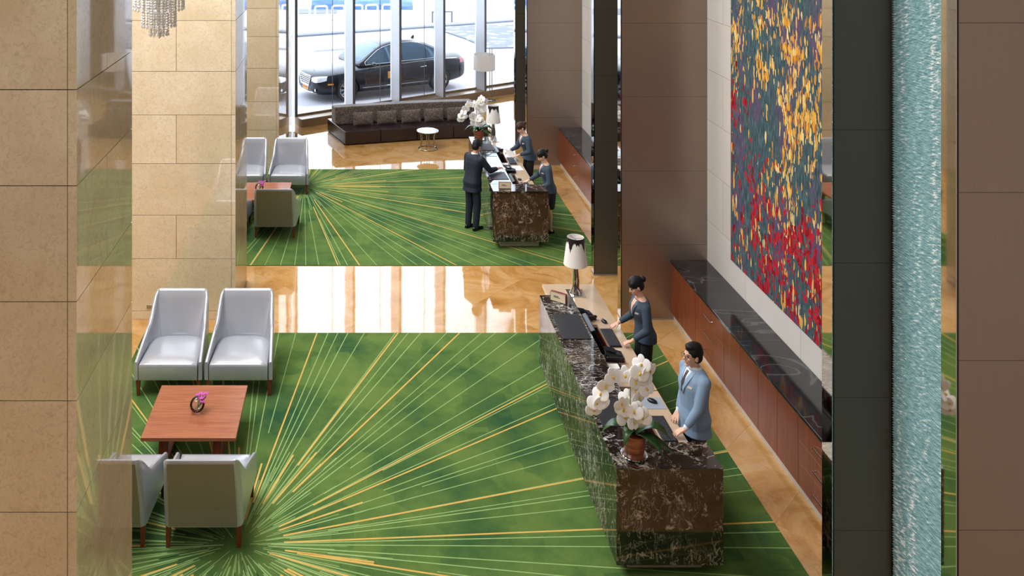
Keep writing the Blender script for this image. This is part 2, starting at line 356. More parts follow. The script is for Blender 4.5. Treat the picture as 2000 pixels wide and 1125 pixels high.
# ================================================================== mesh helpers
class MB:
    def __init__(s): s.v = []; s.f = []; s.m = []
    def add(s, vs, fs, mi=0):
        b = len(s.v); s.v += [tuple(p) for p in vs]; s.f += [tuple(b+i for i in f) for f in fs]; s.m += [mi]*len(fs); return s
    def box(s, x0, x1, y0, y1, z0, z1, mi=0, T=None):
        vs = [Vector((x, y, z)) for z in (z0, z1) for y in (y0, y1) for x in (x0, x1)]
        if T: vs = [T @ v for v in vs]
        return s.add(vs, [(0, 2, 3, 1), (4, 5, 7, 6), (0, 1, 5, 4), (2, 6, 7, 3), (0, 4, 6, 2), (1, 3, 7, 5)], mi)
    def rbox(s, x0, x1, y0, y1, z0, z1, r=.01, seg=2, mi=0, T=None, puff=0):
        bm = bmesh.new(); bmesh.ops.create_cube(bm, size=1)
        for v in bm.verts: v.co = Vector(((x0+x1)/2+v.co.x*(x1-x0), (y0+y1)/2+v.co.y*(y1-y0), (z0+z1)/2+v.co.z*(z1-z0)))
        bmesh.ops.bevel(bm, geom=bm.edges[:], offset=r, segments=seg, affect='EDGES', profile=.5)
        bm.verts.index_update()
        vs = [T @ v.co if T else v.co.copy() for v in bm.verts]
        s.add(vs, [[v.index for v in f.verts] for f in bm.faces], mi); bm.free(); return s
    def prism(s, poly, z0, z1, mi=0, T=None):
        n = len(poly); vs = [Vector((p[0], p[1], z0)) for p in poly]+[Vector((p[0], p[1], z1)) for p in poly]
        if T: vs = [T @ v for v in vs]
        return s.add(vs, [tuple(range(n))[::-1], tuple(range(n, 2*n))]+[(i, (i+1) % n, n+(i+1) % n, n+i) for i in range(n)], mi)
    def lathe(s, prof, c=(0, 0, 0), n=24, mi=0, T=None, sx=1, sy=1):
        vs = []; fs = []; k = len(prof)
        for i in range(n):
            a = 2*PI*i/n
            for r, z in prof: vs.append(Vector((r*math.cos(a)*sx, r*math.sin(a)*sy, z)))
        for i in range(n):
            j = (i+1) % n
            for q in range(k-1): fs.append((i*k+q, j*k+q, j*k+q+1, i*k+q+1))
        if prof[0][0] > 1e-5: fs.append(tuple(i*k for i in range(n))[::-1])
        if prof[-1][0] > 1e-5: fs.append(tuple(i*k+k-1 for i in range(n)))
        T2 = Matrix.Translation(c) @ (T if T else Matrix())
        return s.add([T2 @ v for v in vs], fs, mi)
    def ring(s, prof, c=(0, 0, 0), n=24, mi=0, T=None):          # closed profile swept round z
        vs = []; fs = []; k = len(prof)
        for i in range(n):
            a = 2*PI*i/n
            for r, z in prof: vs.append(Vector((r*math.cos(a), r*math.sin(a), z)))
        for i in range(n):
            j = (i+1) % n
            for q in range(k): fs.append((i*k+q, j*k+q, j*k+(q+1) % k, i*k+(q+1) % k))
        T2 = Matrix.Translation(c) @ (T if T else Matrix())
        return s.add([T2 @ v for v in vs], fs, mi)
    def ell(s, c, r, R=None, n=14, mi=0):
        prof = [(max(1e-6, math.sin(PI*i/(n//2+2))), -math.cos(PI*i/(n//2+2))) for i in range(n//2+3)]
        prof[0] = (0, -1); prof[-1] = (0, 1)
        T = (R.to_4x4() if R else Matrix()) @ Matrix.Diagonal((*r, 1))
        return s.lathe(prof, c, n, mi, T)
    def tube(s, pts, r, n=8, mi=0, closed=False):
        pts = [Vector(p) for p in pts]; m = len(pts)
        rs = r if isinstance(r, (list, tuple)) else [r]*m
        vs = []; fs = []; up = None
        for i, p in enumerate(pts):
            if closed: d = pts[(i+1) % m]-pts[i-1]
            else: d = pts[min(i+1, m-1)]-pts[max(i-1, 0)]
            if d.length < 1e-9: d = Vector((0, 0, 1))
            d.normalize()
            if up is None: up = Vector((0, 0, 1)) if abs(d.z) < .9 else Vector((1, 0, 0))
            a = d.cross(up); a.normalize(); b = a.cross(d); b.normalize(); up = b
            for q in range(n):
                t_ = 2*PI*q/n; vs.append(p+a*math.cos(t_)*rs[i]+b*math.sin(t_)*rs[i])
        for i in range(m if closed else m-1):
            j = (i+1) % m
            for q in range(n): fs.append((i*n+q, i*n+(q+1) % n, j*n+(q+1) % n, j*n+q))
        if not closed: fs += [tuple(range(n))[::-1], tuple((m-1)*n+q for q in range(n))]
        return s.add(vs, fs, mi)
    def cap(s, p0, r0, p1, r1, n=10, mi=0):                        # tapered capsule
        p0 = Vector(p0); p1 = Vector(p1); d = p1-p0; L = d.length
        if L < 1e-6: return s.ell(p0, (r0, r0, r0), n=n, mi=mi)
        prof = [(0, -r0)]+[(r0*math.cos(a), r0*math.sin(a)) for a in (-1.1, -.6, 0)]+[(r1*math.cos(a), L+r1*math.sin(a)) for a in (0, .6, 1.1)]+[(0, L+r1)]
        return s.lathe(prof, p0, n, mi, d.to_track_quat('Z', 'Y').to_matrix().to_4x4())
    def loft(s, rings, mi=0, capends=True):
        n = len(rings[0]); vs = [p for r in rings for p in r]; fs = []
        for i in range(len(rings)-1):
            for q in range(n): fs.append((i*n+q, i*n+(q+1) % n, (i+1)*n+(q+1) % n, (i+1)*n+q))
        if capends: fs += [tuple(range(n))[::-1], tuple((len(rings)-1)*n+q for q in range(n))]
        return s.add(vs, fs, mi)
    def mesh(s, name, mats):
        me = bpy.data.meshes.new(name); me.from_pydata(s.v, [], s.f)
        for m in (mats if isinstance(mats, (list, tuple)) else [mats]): me.materials.append(m)
        me.polygons.foreach_set('material_index', s.m)
        return me
    def build(s, name, mats, parent=None, loc=(0, 0, 0), rot=0, smooth=None, fix=True):
        me = s.mesh(name, mats)
        if fix:
            bm = bmesh.new(); bm.from_mesh(me); bmesh.ops.recalc_face_normals(bm, faces=bm.faces); bm.to_mesh(me); bm.free()
        return link(name, me, parent, loc, rot, smooth)
def link(name, me, parent=None, loc=(0, 0, 0), rot=0, smooth=None):
    o = bpy.data.objects.new(name, me); C.objects.link(o)
    o.location = loc; o.rotation_euler = (0, 0, rot) if not isinstance(rot, tuple) else rot
    if parent: o.parent = parent
    if smooth is not None:
        me.polygons.foreach_set('use_smooth', [True]*len(me.polygons))
        if smooth < 179: me.set_sharp_from_angle(angle=math.radians(smooth))
    return o
def tag(o, label=None, cat=None, group=None, kind=None):
    for k, v in (('label', label), ('category', cat), ('group', group), ('kind', kind)):
        if v: o[k] = v
    return o
def empty(name, loc, rot=0, label=None, cat=None, group=None, kind=None):
    o = bpy.data.objects.new(name, None); C.objects.link(o); o.location = loc; o.rotation_euler = (0, 0, rot); o.empty_display_size = .1
    return tag(o, label, cat, group, kind)
KIDS = {}
def kids(o): return [x for x in bpy.data.objects if x.parent == o]
def copy_tree(o, parent=None):
    c = o.copy(); C.objects.link(c)
    if parent: c.parent = parent
    for ch in kids(o): copy_tree(ch, c)
    return c
def dup(o, loc, rot=None, label=None, group=None):
    c = copy_tree(o); c.location = loc
    if rot is not None: c.rotation_euler = (0, 0, rot)
    if label: c['label'] = label
    if group: c['group'] = group
    return c
# ================================================================== the setting
tag(MB().prism([(-6.5, -4.5), (6.5, -4.5), (6.5, 29.7), (5.55, 29.11), (-1.92, 24.4), (-6.5, 24.4)], -.2, 0).build('floor', M['floor']), 'polished golden marble floor', None, None, 'structure')
tag(MB().prism([(-6.5, -4.5), (6.5, -4.5), (6.5, 29.7), (5.55, 29.11), (-1.92, 24.4), (-6.5, 24.4)], 9.8, 10).build('ceiling', M['ceiling']), None, None, None, 'structure')
tag(MB().box(-6.5, -6.2, -4.5, 24.4, 0, 9.8).build('wall_left', M['stone']), None, None, None, 'structure')
tag(MB().box(-6.2, 6.5, -4.5, -4.2, 0, 9.8).build('wall_back', M['backwall']), None, None, None, 'structure')
tag(MB().box(5.2, 5.5, -4.2, 28.9, 0, 9.8).build('wall_right', M['wallmarble']), None, None, None, 'structure')
# ---- limestone pillars: a dark core faced with separate blocks
ZJ = [0, .13, .91, 1.56, 2.33, 3.06, 3.71, 4.47, 5.10, 5.76, 6.5, 7.3, 8.0, 8.8, 9.8]
def pillar(x0, x1, y0, y1, phase, vx, vy, side_extra=None):
    m = MB(); g = .0035
    m.box(x0+.03, x1-.03, y0+.03, y1-.03, 0, 9.8, 1)
    for i in range(len(ZJ)-1):
        a, b = ZJ[i]+g, ZJ[i+1]-g
        split = (i+phase) % 2 == 0
        xs = [x0]+([v for v in vx] if split else [])+[x1-.062, x1]
        xs = sorted(xs)
        for k in range(len(xs)-1):
            gg = g if xs[k+1] != x1-.062 else g*.4
            m.box(xs[k]+(g if k else 0), xs[k+1]-(gg if k < len(xs)-2 else 0), y0, y0+.04, a, b)
        ys = [y0]+(list(vy) if split else [])+[y1]
        for k in range(len(ys)-1):
            m.box(x1-.04, x1, ys[k]+(g if k else .0405), ys[k+1]-(g if k < len(ys)-2 else 0), a, b)
    return m.build('stone_pillar', [M['stone'], M['gap']], fix=True)
p1 = pillar(-3.6, -1.853, 5.84, 7.26, 0, (-2.7,), (6.54,))
tag(p1, None, None, None, 'structure')
p2 = pillar(-6.2, -1.853, 13.32, 14.66, 0, (-2.74, -3.6, -4.8), (14.0,))
tag(p2, None, None, None, 'structure')
p3 = pillar(-6.2, -1.853, 20.5, 24.4, 1, (-2.74, -3.6, -4.8), (21.6, 23))
tag(p3, None, None, None, 'structure')
tag(MB().rbox(-.05, .05, -.012, 0, -.03, .03, .004).build('wall_socket', M['steel'], loc=(-3.13, 13.32, .19)),
    'small grey metal socket plate low on the stone pillar behind the chairs', 'socket')

# ---- right-hand piers : bronze blade, green slab, mirror edges, block between them
ZP = [0.02, 1.12, 2.22, 3.33, 4.43, 5.54, 6.65, 7.76, 8.9, 9.8]
def slab(x0, x1, y, t, mat, name, xl):
    root = empty(name, (x0, y, 0), 0, kind='structure')
    m = MB()
    for i in range(len(ZP)-1): m.box(.012, x1-x0-.004, 0, .02, ZP[i]+.0015, ZP[i+1]-.0015)
    m.build('metal_panel', mat, root)
    MB().box(0, x1-x0, .02, t, 0, 9.8).build('backing', M['frame_dark'], root)
    MB().box(0, .012, 0, .02, 0, 9.8).build('edge_strip', M['frame_dark'], root)
    MB().box(-.006, 0, 0, t, 0.03, 9.8).build('mirror_edge', M['mirror'], root)
    MB().box(-.012, x1-x0, -.012, t, 0, .02).build('base_trim', M['edge_light'], root)
    return root
for k, yb in enumerate((-1.66, 5.83, 13.32, 20.81)):
    slab(3.91, 5.2, yb, .15, M['bronze'], 'trim_%d' % (2*k+1), 0)
    slab(3.91, 4.40, yb+1.53, .16, M['greenmetal'], 'trim_%d' % (2*k+2), 0)
    tag(MB().box(4.44, 5.2, yb+.15, yb+1.69, 0, 9.8).build('pier_core', M['frame_dark']), None, None, None, 'structure')
# ---- aqua stacked-glass feature panels (near pier and its siblings)
def glass_feature(y0, y1, label):
    m = MB(); rs = random.Random(3); nz = 330; ny = 16
    Z0, Z1 = .02, 9.0
    grid = []
    vs = []; fs = []
    nzz = int((Z1-Z0)/.02)
    for i in range(nzz):
        jag = rs.uniform(-.004, .010)
        for e, zz in ((0, Z0+i*.02+.001), (1, Z0+i*.02+.010), (2, Z0+i*.02+.019)):
            for j in range(ny+1):
                yy = y0+(y1-y0)*j/ny
                d = (.0 if e != 1 else (.006+jag*.6 if j in (0, ny) else .0015))+rs.uniform(0, .005)
                if j == ny: yy += (.010 if e == 1 else 0)
                vs.append((4.40-d, yy, zz))
    n = nzz*3
    for i in range(n-1):
        for j in range(ny): fs.append((i*(ny+1)+j, i*(ny+1)+j+1, (i+1)*(ny+1)+j+1, (i+1)*(ny+1)+j))
    b0 = len(vs)
    for zz in (Z0, Z1):
        for yy in (y0, y1): vs.append((4.438, yy, zz))
    fs.append((b0, b0+1, b0+3, b0+2))
    m.add([(x-4.44, y-y0, z) for x, y, z in vs], fs)
    o = m.build('textured_glass_panel', M['aqua'], loc=(4.44, y0, 0), smooth=None, fix=False)
    return tag(o, label, 'glass panel')
glass_feature(5.98, 7.33, 'tall aqua textured glass panel between the nearest bronze and green pillars')
# ---- slanted glass facade
A = Vector((-1.92, 24.4, 0)); B = Vector((5.55, 29.11, 0)); D = (B-A).normalized(); N = Vector((D.y, -D.x, 0))   # N points into the room
L1 = (Vector((4.9, 28.7, 0))-A).length
ts = [0.02, .228, .425, .624, .823, 1.022, 1.09]
TF = Matrix.Translation(A) @ Matrix((( D.x, N.x*-1, 0, 0), (D.y, N.y*-1, 0, 0), (0, 0, 1, 0), (0, 0, 0, 1)))     # local x along glass, -y into room
ang = math.atan2(D.y, D.x)
for k in range(len(ts)-1):
    x0, x1 = ts[k]*L1, ts[k+1]*L1
    root = empty('window_%d' % (k+1), A+D*x0, ang, kind='structure')
    w = x1-x0
    dpt = .40 if k else .10
    MB().rbox(-.04, .04, -dpt, .06, .22, 9.8, .006, 1).build('mullion', M['mullion'], root)
    MB().box(-.04, .04, -dpt-.005, -dpt, .22, 9.8).build('gasket', M['mullion_dark'], root)
    MB().box(.04, w-.04, -.02, .02, .0, .27).build('lower_rail', M['sill'], root)
    MB().box(.0, w, -.42, -.02, 0, .22).build('sill', M['sill'], root)
    MB().box(.04, w-.04, -.006, .006, .27, 9.8).build('glass_pane', M['pane'], root)
    if k < 3: MB().box(w*.72-.006, w*.72+.006, -.008, .008, .27, 9.8).build('glass_joint', M['mullion_dark'], root)

# ================================================================== carpets
def rug(y0, y1, cy, seed, label):
    X0, X1 = -3.11, 4.2; cx = -1.19
    cxl, cyl = cx-X0, cy-y0; w, h = X1-X0, y1-y0
    m = MB(); m.box(0, w, 0, h, 0, .010)
    r = random.Random(seed)
    def clip(poly):
        for ax, lim, sg in ((0, 0, 1), (0, w, -1), (1, 0, 1), (1, h, -1)):
            out = []
            for i in range(len(poly)):
                a, b = poly[i-1], poly[i]
                da, db = (a[ax]-lim)*sg, (b[ax]-lim)*sg
                if (da >= 0) != (db >= 0):
                    t_ = da/(da-db); out.append((a[0]+(b[0]-a[0])*t_, a[1]+(b[1]-a[1])*t_))
                if db >= 0: out.append(b)
            poly = out
            if len(poly) < 3: return []
        return poly
    def ray(a, r0, r1, wd, mi, z):
        dx, dy = math.cos(a), math.sin(a); nx, ny = -dy*wd/2, dx*wd/2
        p = clip([(cxl+dx*r0-nx, cyl+dy*r0-ny), (cxl+dx*r1-nx, cyl+dy*r1-ny), (cxl+dx*r1+nx, cyl+dy*r1+ny), (cxl+dx*r0+nx, cyl+dy*r0+ny)])
        if p: m.prism(p, .0095, z, mi)
    n = 138
    for i in range(n):
        a = 2*PI*(i+r.uniform(-.38, .38))/n
        if i % 5 == 2: continue
        ray(a, r.choice((.3, .5, .8, 1.2, 1.8))*r.uniform(.8, 1.2), 9, r.uniform(.010, .014), 1, .0106)
    for i in range(26):
        a = 2*PI*(i+r.uniform(-.35, .35))/26
        ray(a, r.choice((.45, .6, .9, 1.3)), 9, r.uniform(.016, .022), 2, .0108)
    for i in range(130):
        a = r.uniform(0, 2*PI); r0 = r.uniform(.1, .6); ray(a, r0, r0+r.uniform(.4, 1.3), r.uniform(.006, .010), 1, .0104)
    for i in range(16):
        a = r.uniform(0, 2*PI); r0 = r.uniform(.3, .7); ray(a, r0, r0+r.uniform(.5, 1.3), .02, 2, .0107)
    o = m.build('area_carpet', [M['rug'], M['rug_pale'], M['rug_gold']], loc=(X0, y0, 0))
    return tag(o, label, 'carpet')
rug(7.63, 12.9, 8.72, 4, 'large green carpet with radiating lines under the nearer reception desk')
rug(15.23, 20.5, 19.33, 9, 'green carpet with radiating lines under the farther reception desk')

# ================================================================== wall cabinets, worktops, tapestry
def cab_door(w, label, n, loc):
    r = empty('storage_cabinet', loc, -PI/2, label, 'cabinet')
    MB().box(0, w-.002, .021, .53, .10, .849).build('body', M['wood'], r)
    for k in range(n): MB().rbox(k*w/n+.0015, (k+1)*w/n-.0035, 0, .02, .105, .845, .002, 1).build('door', M['wood'], r)
    MB().box(0, w-.002, .04, .5, 0, .10).build('kickboard', M['plinth'], r)
    return r
def cab_drawers(w, label, loc):
    r = empty('drawer_cabinet', loc, -PI/2, label, 'cabinet')
    MB().box(0, w-.002, .021, .53, .10, .849).build('body', M['wood'], r)
    MB().box(0, w-.002, .04, .5, 0, .10).build('kickboard', M['plinth'], r)
    for z0, z1 in ((.105, .36), (.363, .585), (.588, .845)):
        d = MB().rbox(.0015, w-.0035, 0, .02, z0, z1, .002, 1).build('drawer', M['wood'], r)
        zc = (z0+z1)/2+.0; xc = w/2
        MB().tube([(xc-.12, .0, zc), (xc-.115, -.03, zc), (xc+.115, -.03, zc), (xc+.12, .0, zc)], .0075, 6).build('handle', M['chrome'], d)
    return r
# runs go from far (large y) towards the camera
spec = [('d', 13.32, 12.36, 2), ('w', 12.36, 11.39, 0), ('d', 11.39, 10.41, 2), ('d', 10.41, 9.46, 2), ('w', 9.46, 8.50, 0), ('d', 8.50, 7.52, 2)]
lab = {0: 'two-door red-brown cabinet touching the bronze pillar behind the nearer desk', 1: 'red-brown three-drawer cabinet between the two people standing behind the nearer desk',
       2: 'two-door red-brown cabinet just camera-side of the drawers behind the nearer desk', 3: 'two-door red-brown cabinet next to the drawer unit closest to the camera',
       4: 'red-brown three-drawer cabinet nearest the camera, partly cut off by the green pillar', 5: 'red-brown cabinet hidden behind the green pillar at the near end of the run'}
for i, (k, a, b, n) in enumerate(spec):
    if k == 'd': cab_door(a-b, lab[i], n, (4.66, a, 0))
    else: cab_drawers(a-b, lab[i], (4.66, a, 0))
lab2 = {0: 'red-brown cabinet with two doors against the farthest bronze pillar, behind the standing woman', 1: 'red-brown three-drawer cabinet behind the farther desk'}
for i in (0, 1, 2, 3):
    k, a, b, n = spec[i]; a += 7.49; b += 7.49
    t_ = lab2.get(i, 'red-brown cabinet behind the far green pillar, %s' % ('next to the far drawer unit' if i == 2 else 'near end'))
    if k == 'd': cab_door(a-b, t_, n, (4.66, a, 0))
    else: cab_drawers(a-b, t_, (4.66, a, 0))
for (a, b, l) in ((13.315, 7.53, 'long black granite worktop on the cabinets under the tapestry'), (20.8, 15.03, 'black granite worktop on the cabinets behind the farther desk')):
    m = MB().rbox(0, .55, 0, a-b, 0, .04, .003, 1)
    tag(m.build('granite_worktop', M['granite'], loc=(4.648, b, .85)), l, 'worktop')
tp = MB()
tp.rbox(0, .03, -4.0, 0, 0, 6.4, .008, 1)
tag(tp.build('wall_tapestry', M['tapestry'], loc=(5.165, 12.4, 1.27)), 'tall woven tapestry in teal, gold, purple and red hanging on the pale wall', 'tapestry')
# ================================================================== lounge chairs
def make_chair(label, loc, rot):
    root = empty('lounge_chair', (loc[0], loc[1], .011), rot, label, 'chair')
    # plan path of the upholstered shell; front faces local -y
    path = []
    def seg(a, b, n, e=False):
        for i in range(n+(1 if e else 0)): path.append((Vector(a)+(Vector(b)-Vector(a))*i/n))
    R = .07
    seg((-.43, -.40, 0), (-.385, .40-R, 0), 12)
    for i in range(7):
        a = PI-i/6*PI/2; path.append(Vector((-.385+R+R*math.cos(a), .40-R+R*math.sin(a), 0)))
    seg((-.385+R+.04, .40, 0), (.385-R-.04, .40, 0), 5, True)
    for i in range(7):
        a = PI/2-i/6*PI/2; path.append(Vector((.385-R+R*math.cos(a), .40-R+R*math.sin(a), 0)))
    seg((.385, .40-R, 0), (.43, -.40, 0), 12, True); path.pop(-14) if False else None
    n = len(path); rings = []
    cen = Vector((0, -.1, 0)); th = .048
    for i, p in enumerate(path):
        d = path[min(i+1, n-1)]-path[max(i-1, 0)]; d.normalize(); nin = Vector((d.y, -d.x, 0))      # points inward
        t_ = min(1, max(0, (p.y+.40)/.80))
        u_ = min(1, max(0, (t_-.66)/.34)); ztop = .44+.30*t_+.215*u_*u_*(3-2*u_)
        bk = max(0, (t_-.35)/.65)**1.5
        def rk(z): return Vector((0, .17*bk*max(0, (z-.3)/.7)**1.1, 0))
        def sq(z): return 1-.055*max(0, (z-.5)/.5)*t_
        zs = [.215+(ztop-.02-.215)*k/7 for k in range(8)]
        ring = []
        def P(q, z): v = q+rk(z); return Vector((v.x*sq(z), v.y, z))
        for z in zs: ring.append(P(p, z))
        ring.append(P(p+nin*th*.25, ztop)); ring.append(P(p+nin*th*.75, ztop))
        dc = min((p-Vector((sx_*.385, .40, 0))).length for sx_ in (-1, 1)); kc = math.exp(-(dc/.17)**2)
        for z in zs[::-1]:
            cc = kc*.11*max(0, 1-max(0, z-.40)/.42); ring.append(P(p+nin*th+Vector((-math.copysign(.8, p.x)*cc if abs(p.x) > .02 else 0, -.6*cc, 0)), z))
        rings.append(ring)
    m = MB(); m.loft(rings)
    # whole shell is plain leather; the copy darkened as shade fills a spare slot
    o = m.build('backrest_shell', [M['leather'], M['leather_shade']], root, smooth=50)
    # seat
    s_ = MB()
    def plan(k, z, crown=0):
        pts = []
        for i in range(8): pts.append((-.37+.74*i/8, -.415))
        for i in range(6): pts.append((.37-.015*i/6, -.415+.47*i/6))
        for i in range(17):
            a = PI*i/16; pts.append((.355*math.copysign(abs(math.cos(a))**.62, math.cos(a)), .055+.285*math.sin(a)**.62))
        for i in range(6): pts.append((-.355-.015*i/6, .055-.47*i/6))
        out = []
        for x, y in pts:
            x2, y2 = x*k, (y+.04)*k-.04; out.append(Vector((x2, y2, z)))
        return out
    s_.loft([plan(.985, .215), plan(1, .225), plan(1, .385), plan(.992, .405), plan(.965, .418), plan(.85, .430), plan(.6, .438), plan(.3, .442), plan(.02, .443)])
    s_.build('seat', M['leather'], root, smooth=40)
    # underside frame
    MB().box(-.36, .36, -.36, .33, .20, .215).build('seat_frame', M['frame_dark'], root)
    # outer back panel
    bp = MB(); rows = []
    for z in (.225, .4, .6, .8, .925):
        y = .4045+.17*max(0, (z-.3)/.7)**1.1; w = (.335 - .02*(z-.2))
        rows.append([(-w, y, z), (w, y, z), (w, y-.004, z), (-w, y-.004, z)])
    bp.loft([[Vector(p) for p in r] for r in rows]); bp.build('back_panel', M['leather_shade'], root)
    for sx in (-1, 1):
        l = MB(); l.loft([[Vector((sx*.385+a*w, -.36+b*w, z)) for a, b in ((-1, -1), (1, -1), (1, 1), (-1, 1))] for z, w in ((0, .016), (.22, .026))])
        l.build('leg', M['leg_wood'], root)
        l = MB(); l.loft([[Vector((sx*(.345)+a*w, y+b*w, z)) for a, b in ((-1, -1), (1, -1), (1, 1), (-1, 1))] for z, w, y in ((0, .018, .36), (.22, .026, .33))])
        l.build('leg', M['leg_wood'], root)
    return root
c0 = make_chair('silver-grey leather lounge chair beside the stone pillar, left of the nearer pair facing the camera', (-2.42, 11.66, 0), 0)
dup(c0, (-1.53, 11.66, .011), 0, 'silver-grey leather lounge chair, right one of the nearer pair facing the camera')
dup(c0, (-1.52, 9.05, .011), PI, 'grey leather lounge chair seen from behind, fully visible, in front of the nearer coffee table')
dup(c0, (-2.46, 9.05, .011), PI, 'grey leather lounge chair seen from behind, half cut off by the nearest stone pillar')
dup(c0, (-2.40, 19.15, .011), 0, 'silver lounge chair at the far carpet, half hidden behind the stone pillar')
dup(c0, (-1.50, 19.15, .011), 0, 'silver lounge chair at the far carpet, whole back visible beside the pillar corner')
dup(c0, (-1.56, 16.80, .011), PI, 'grey lounge chair seen from behind in front of the far coffee table')
dup(c0, (-2.50, 16.80, .011), PI, 'grey lounge chair seen from behind, a dark sliver at the far pillar edge')

# ================================================================== coffee tables + vases
def make_table(label, loc):
    root = empty('coffee_table', (loc[0], loc[1], .011), 0, label, 'table')
    MB().rbox(-.52, .52, -.52, .52, .38, .42, .003, 1).build('tabletop', M['table_wood'], root)
    for sx in (-1, 1):
        l = MB()
        for sy in (-1, 1):
            l.loft([[Vector((sx*.30+a*.045, sy*y+b*.045, z)) for a, b in ((-1, -1), (1, -1), (1, 1), (-1, 1))] for z, y in ((0, .44), (.33, .36))])
        l.box(sx*.30-.045, sx*.30+.045, -.42, .42, .33, .38)
        l.box(sx*.30-.035, sx*.30+.035, -.42, .42, 0, .04)
        l.build('leg_frame', M['leg_wood'], root)
    MB().box(-.256, .256, -.03, .03, .30, .38).build('stretcher', M['leg_wood'], root)
    return root
t0 = make_table('square red-brown coffee table between the nearer lounge chairs', (-1.87, 10.25, 0))
dup(t0, (-1.91, 17.76, .011), 0, 'square red-brown coffee table between the far lounge chairs')
def make_vase(label, loc):
    root = empty('flower_vase', loc, 0, label, 'vase')
    R = .085
    pr = [(R*math.sin(a), R-R*math.cos(a)) for a in [i*PI/16 for i in range(2, 14)]]
    inn = [(r*.93, R+(z-R)*.93) for r, z in pr][::-1]
    MB().lathe([(0, .002)]+pr, n=28).build('glass_bowl', M['vase'], root, smooth=60)
    r = random.Random(5); f = MB(); st = MB()
    for k in range(9):
        c = Vector((.05+r.uniform(-.05, .06), r.uniform(-.05, .05), .155+r.uniform(-.03, .04)))
        st.tube([(.0, 0, .03), (c.x*.5, c.y*.5, .09), c], .003, 5)
        for q in range(5):
            a = q*2*PI/5+k; d = Vector((math.cos(a), math.sin(a), .4)).normalized()
            f.ell(c+d*.017, (.016, .009, .005), d.to_track_quat('X', 'Z').to_matrix(), n=8)
    st.build('stem', M['stem'], root); f.build('blossom', M['pink'], root, smooth=180)
    return root
v0 = make_vase('round clear glass bowl of pink orchids on the nearer coffee table', (-1.86, 10.22, .431))
dup(v0, (-1.99, 17.72, .431), 0, 'round clear glass bowl of pink orchids on the far coffee table')

# ================================================================== reception desks
def make_desk(label, loc):
    root = empty('reception_desk', loc, 0, label, 'desk')     # local: x 0..1.0 , y 0..4.5, z
    # marble front slab facing the lobby (left), near end block, counter
    m = MB(); m.rbox(0, .42, .40, 3.55, .15, 1.05, .004, 1)
    m.build('marble_counter', [M['counter_marble']], root)
    m = MB(); m.rbox(0, .99, 0, .398, .15, 1.05, .004, 1)
    m.build('marble_end_block', M['marble'], root)
    # work surface behind the counter, with open wells
    w = MB(); w.box(.70, .97, .40, 4.49, .74, .78)
    for a, b in ((.40, .55), (1.85, 2.55), (3.30, 4.49)): w.box(.422, .70, a, b, .74, .78)
    w.box(.23, .422, 3.552, 4.49, .74, .78)
    w.build('worktop', M['beige'], root)
    b = MB(); b.box(.422, .45, .40, 3.4, .15, .739); b.box(.26, .94, 3.56, 4.46, .15, .739); b.box(.70, .72, .40, 3.56, .30, .739); b.box(.72, .90, 1.95, 2.15, .15, .739)
    b.build('cabinet_body', M['leg_wood'], root)
    MB().box(.45, .70, .42, 3.3, .50, .52).build('well_shelf', M['black'], root)
    MB().box(.15, .85, .16, 4.3, .011, .15).build('plinth', M['plinth'], root)
    return root
DX, DY = 2.385, 8.26; OFF = 7.63
d0 = make_desk('long dark veined marble reception desk nearest the camera', (DX, DY, 0))
dup(d0, (DX, DY+OFF, 0), 0, 'farther dark veined marble reception desk on the far carpet')
# ---- lamp
def make_lamp(label, loc):
    root = empty('table_lamp', loc, 0, label, 'lamp')
    MB().rbox(-.12, .12, -.12, .12, 0, .012, .003, 1).build('base', M['chrome'], root)
    MB().lathe([(.085, .012), (.075, .04), (.05, .10), (.052, .2), (.04, .32), (.03, .42), (.028, .46)], n=28).build('column', M['chrome'], root, smooth=40)
    sh = MB(); prof = [(.168, .43), (.118, .83), (.114, .83), (.164, .43)]
    sh.ring(prof, n=40); s_ = sh.build('lamp_shade', M['shade'], root, smooth=40)
    dr = MB(); n = 80; vs = []
    def rz(z): return .168+(.118-.168)*(z-.43)/.40+.0012
    def drip(a):
        k = a/(2*PI)*4 % 1; x = abs(k-.5)*2
        return .05+.13*max(0, 1-x*2.4)+.02*math.cos(k*2*PI*5)**2+(.03 if .72 < x < .95 else 0)
    for i in range(n):
        a = 2*PI*i/n
        for q in range(5):
            z = .831-drip(a)*q/4; vs.append((rz(z)*math.cos(a), rz(z)*math.sin(a), z))
    dr.add(vs, [(i*5+q, ((i+1) % n)*5+q, ((i+1) % n)*5+q+1, i*5+q+1) for i in range(n) for q in range(4)])
    dr.build('drip_print', M['shade_black'], s_, smooth=180)
    ft = MB()
    for k in range(3):
        a = k*2*PI/3; ft.tube([(0, 0, .80), (.116*math.cos(a), .116*math.sin(a), .815)], .003, 5)
    ft.tube([(0, 0, .46), (0, 0, .80)], .006, 6); ft.build('shade_fitter', M['steel'], root)
    MB().ell((0, 0, .62), (.03, .03, .045), n=12).build('bulb', M['white'], root, smooth=180)
    return root
l0 = make_lamp('chrome table lamp, white shade with black drip print, on the nearer desk', (3.02, 12.45, .78)); l0.scale = (.98, .98, .955)
dup(l0, (3.02, 20.1, .78), 0, 'chrome table lamp, white shade with black drip print, on the farther desk')
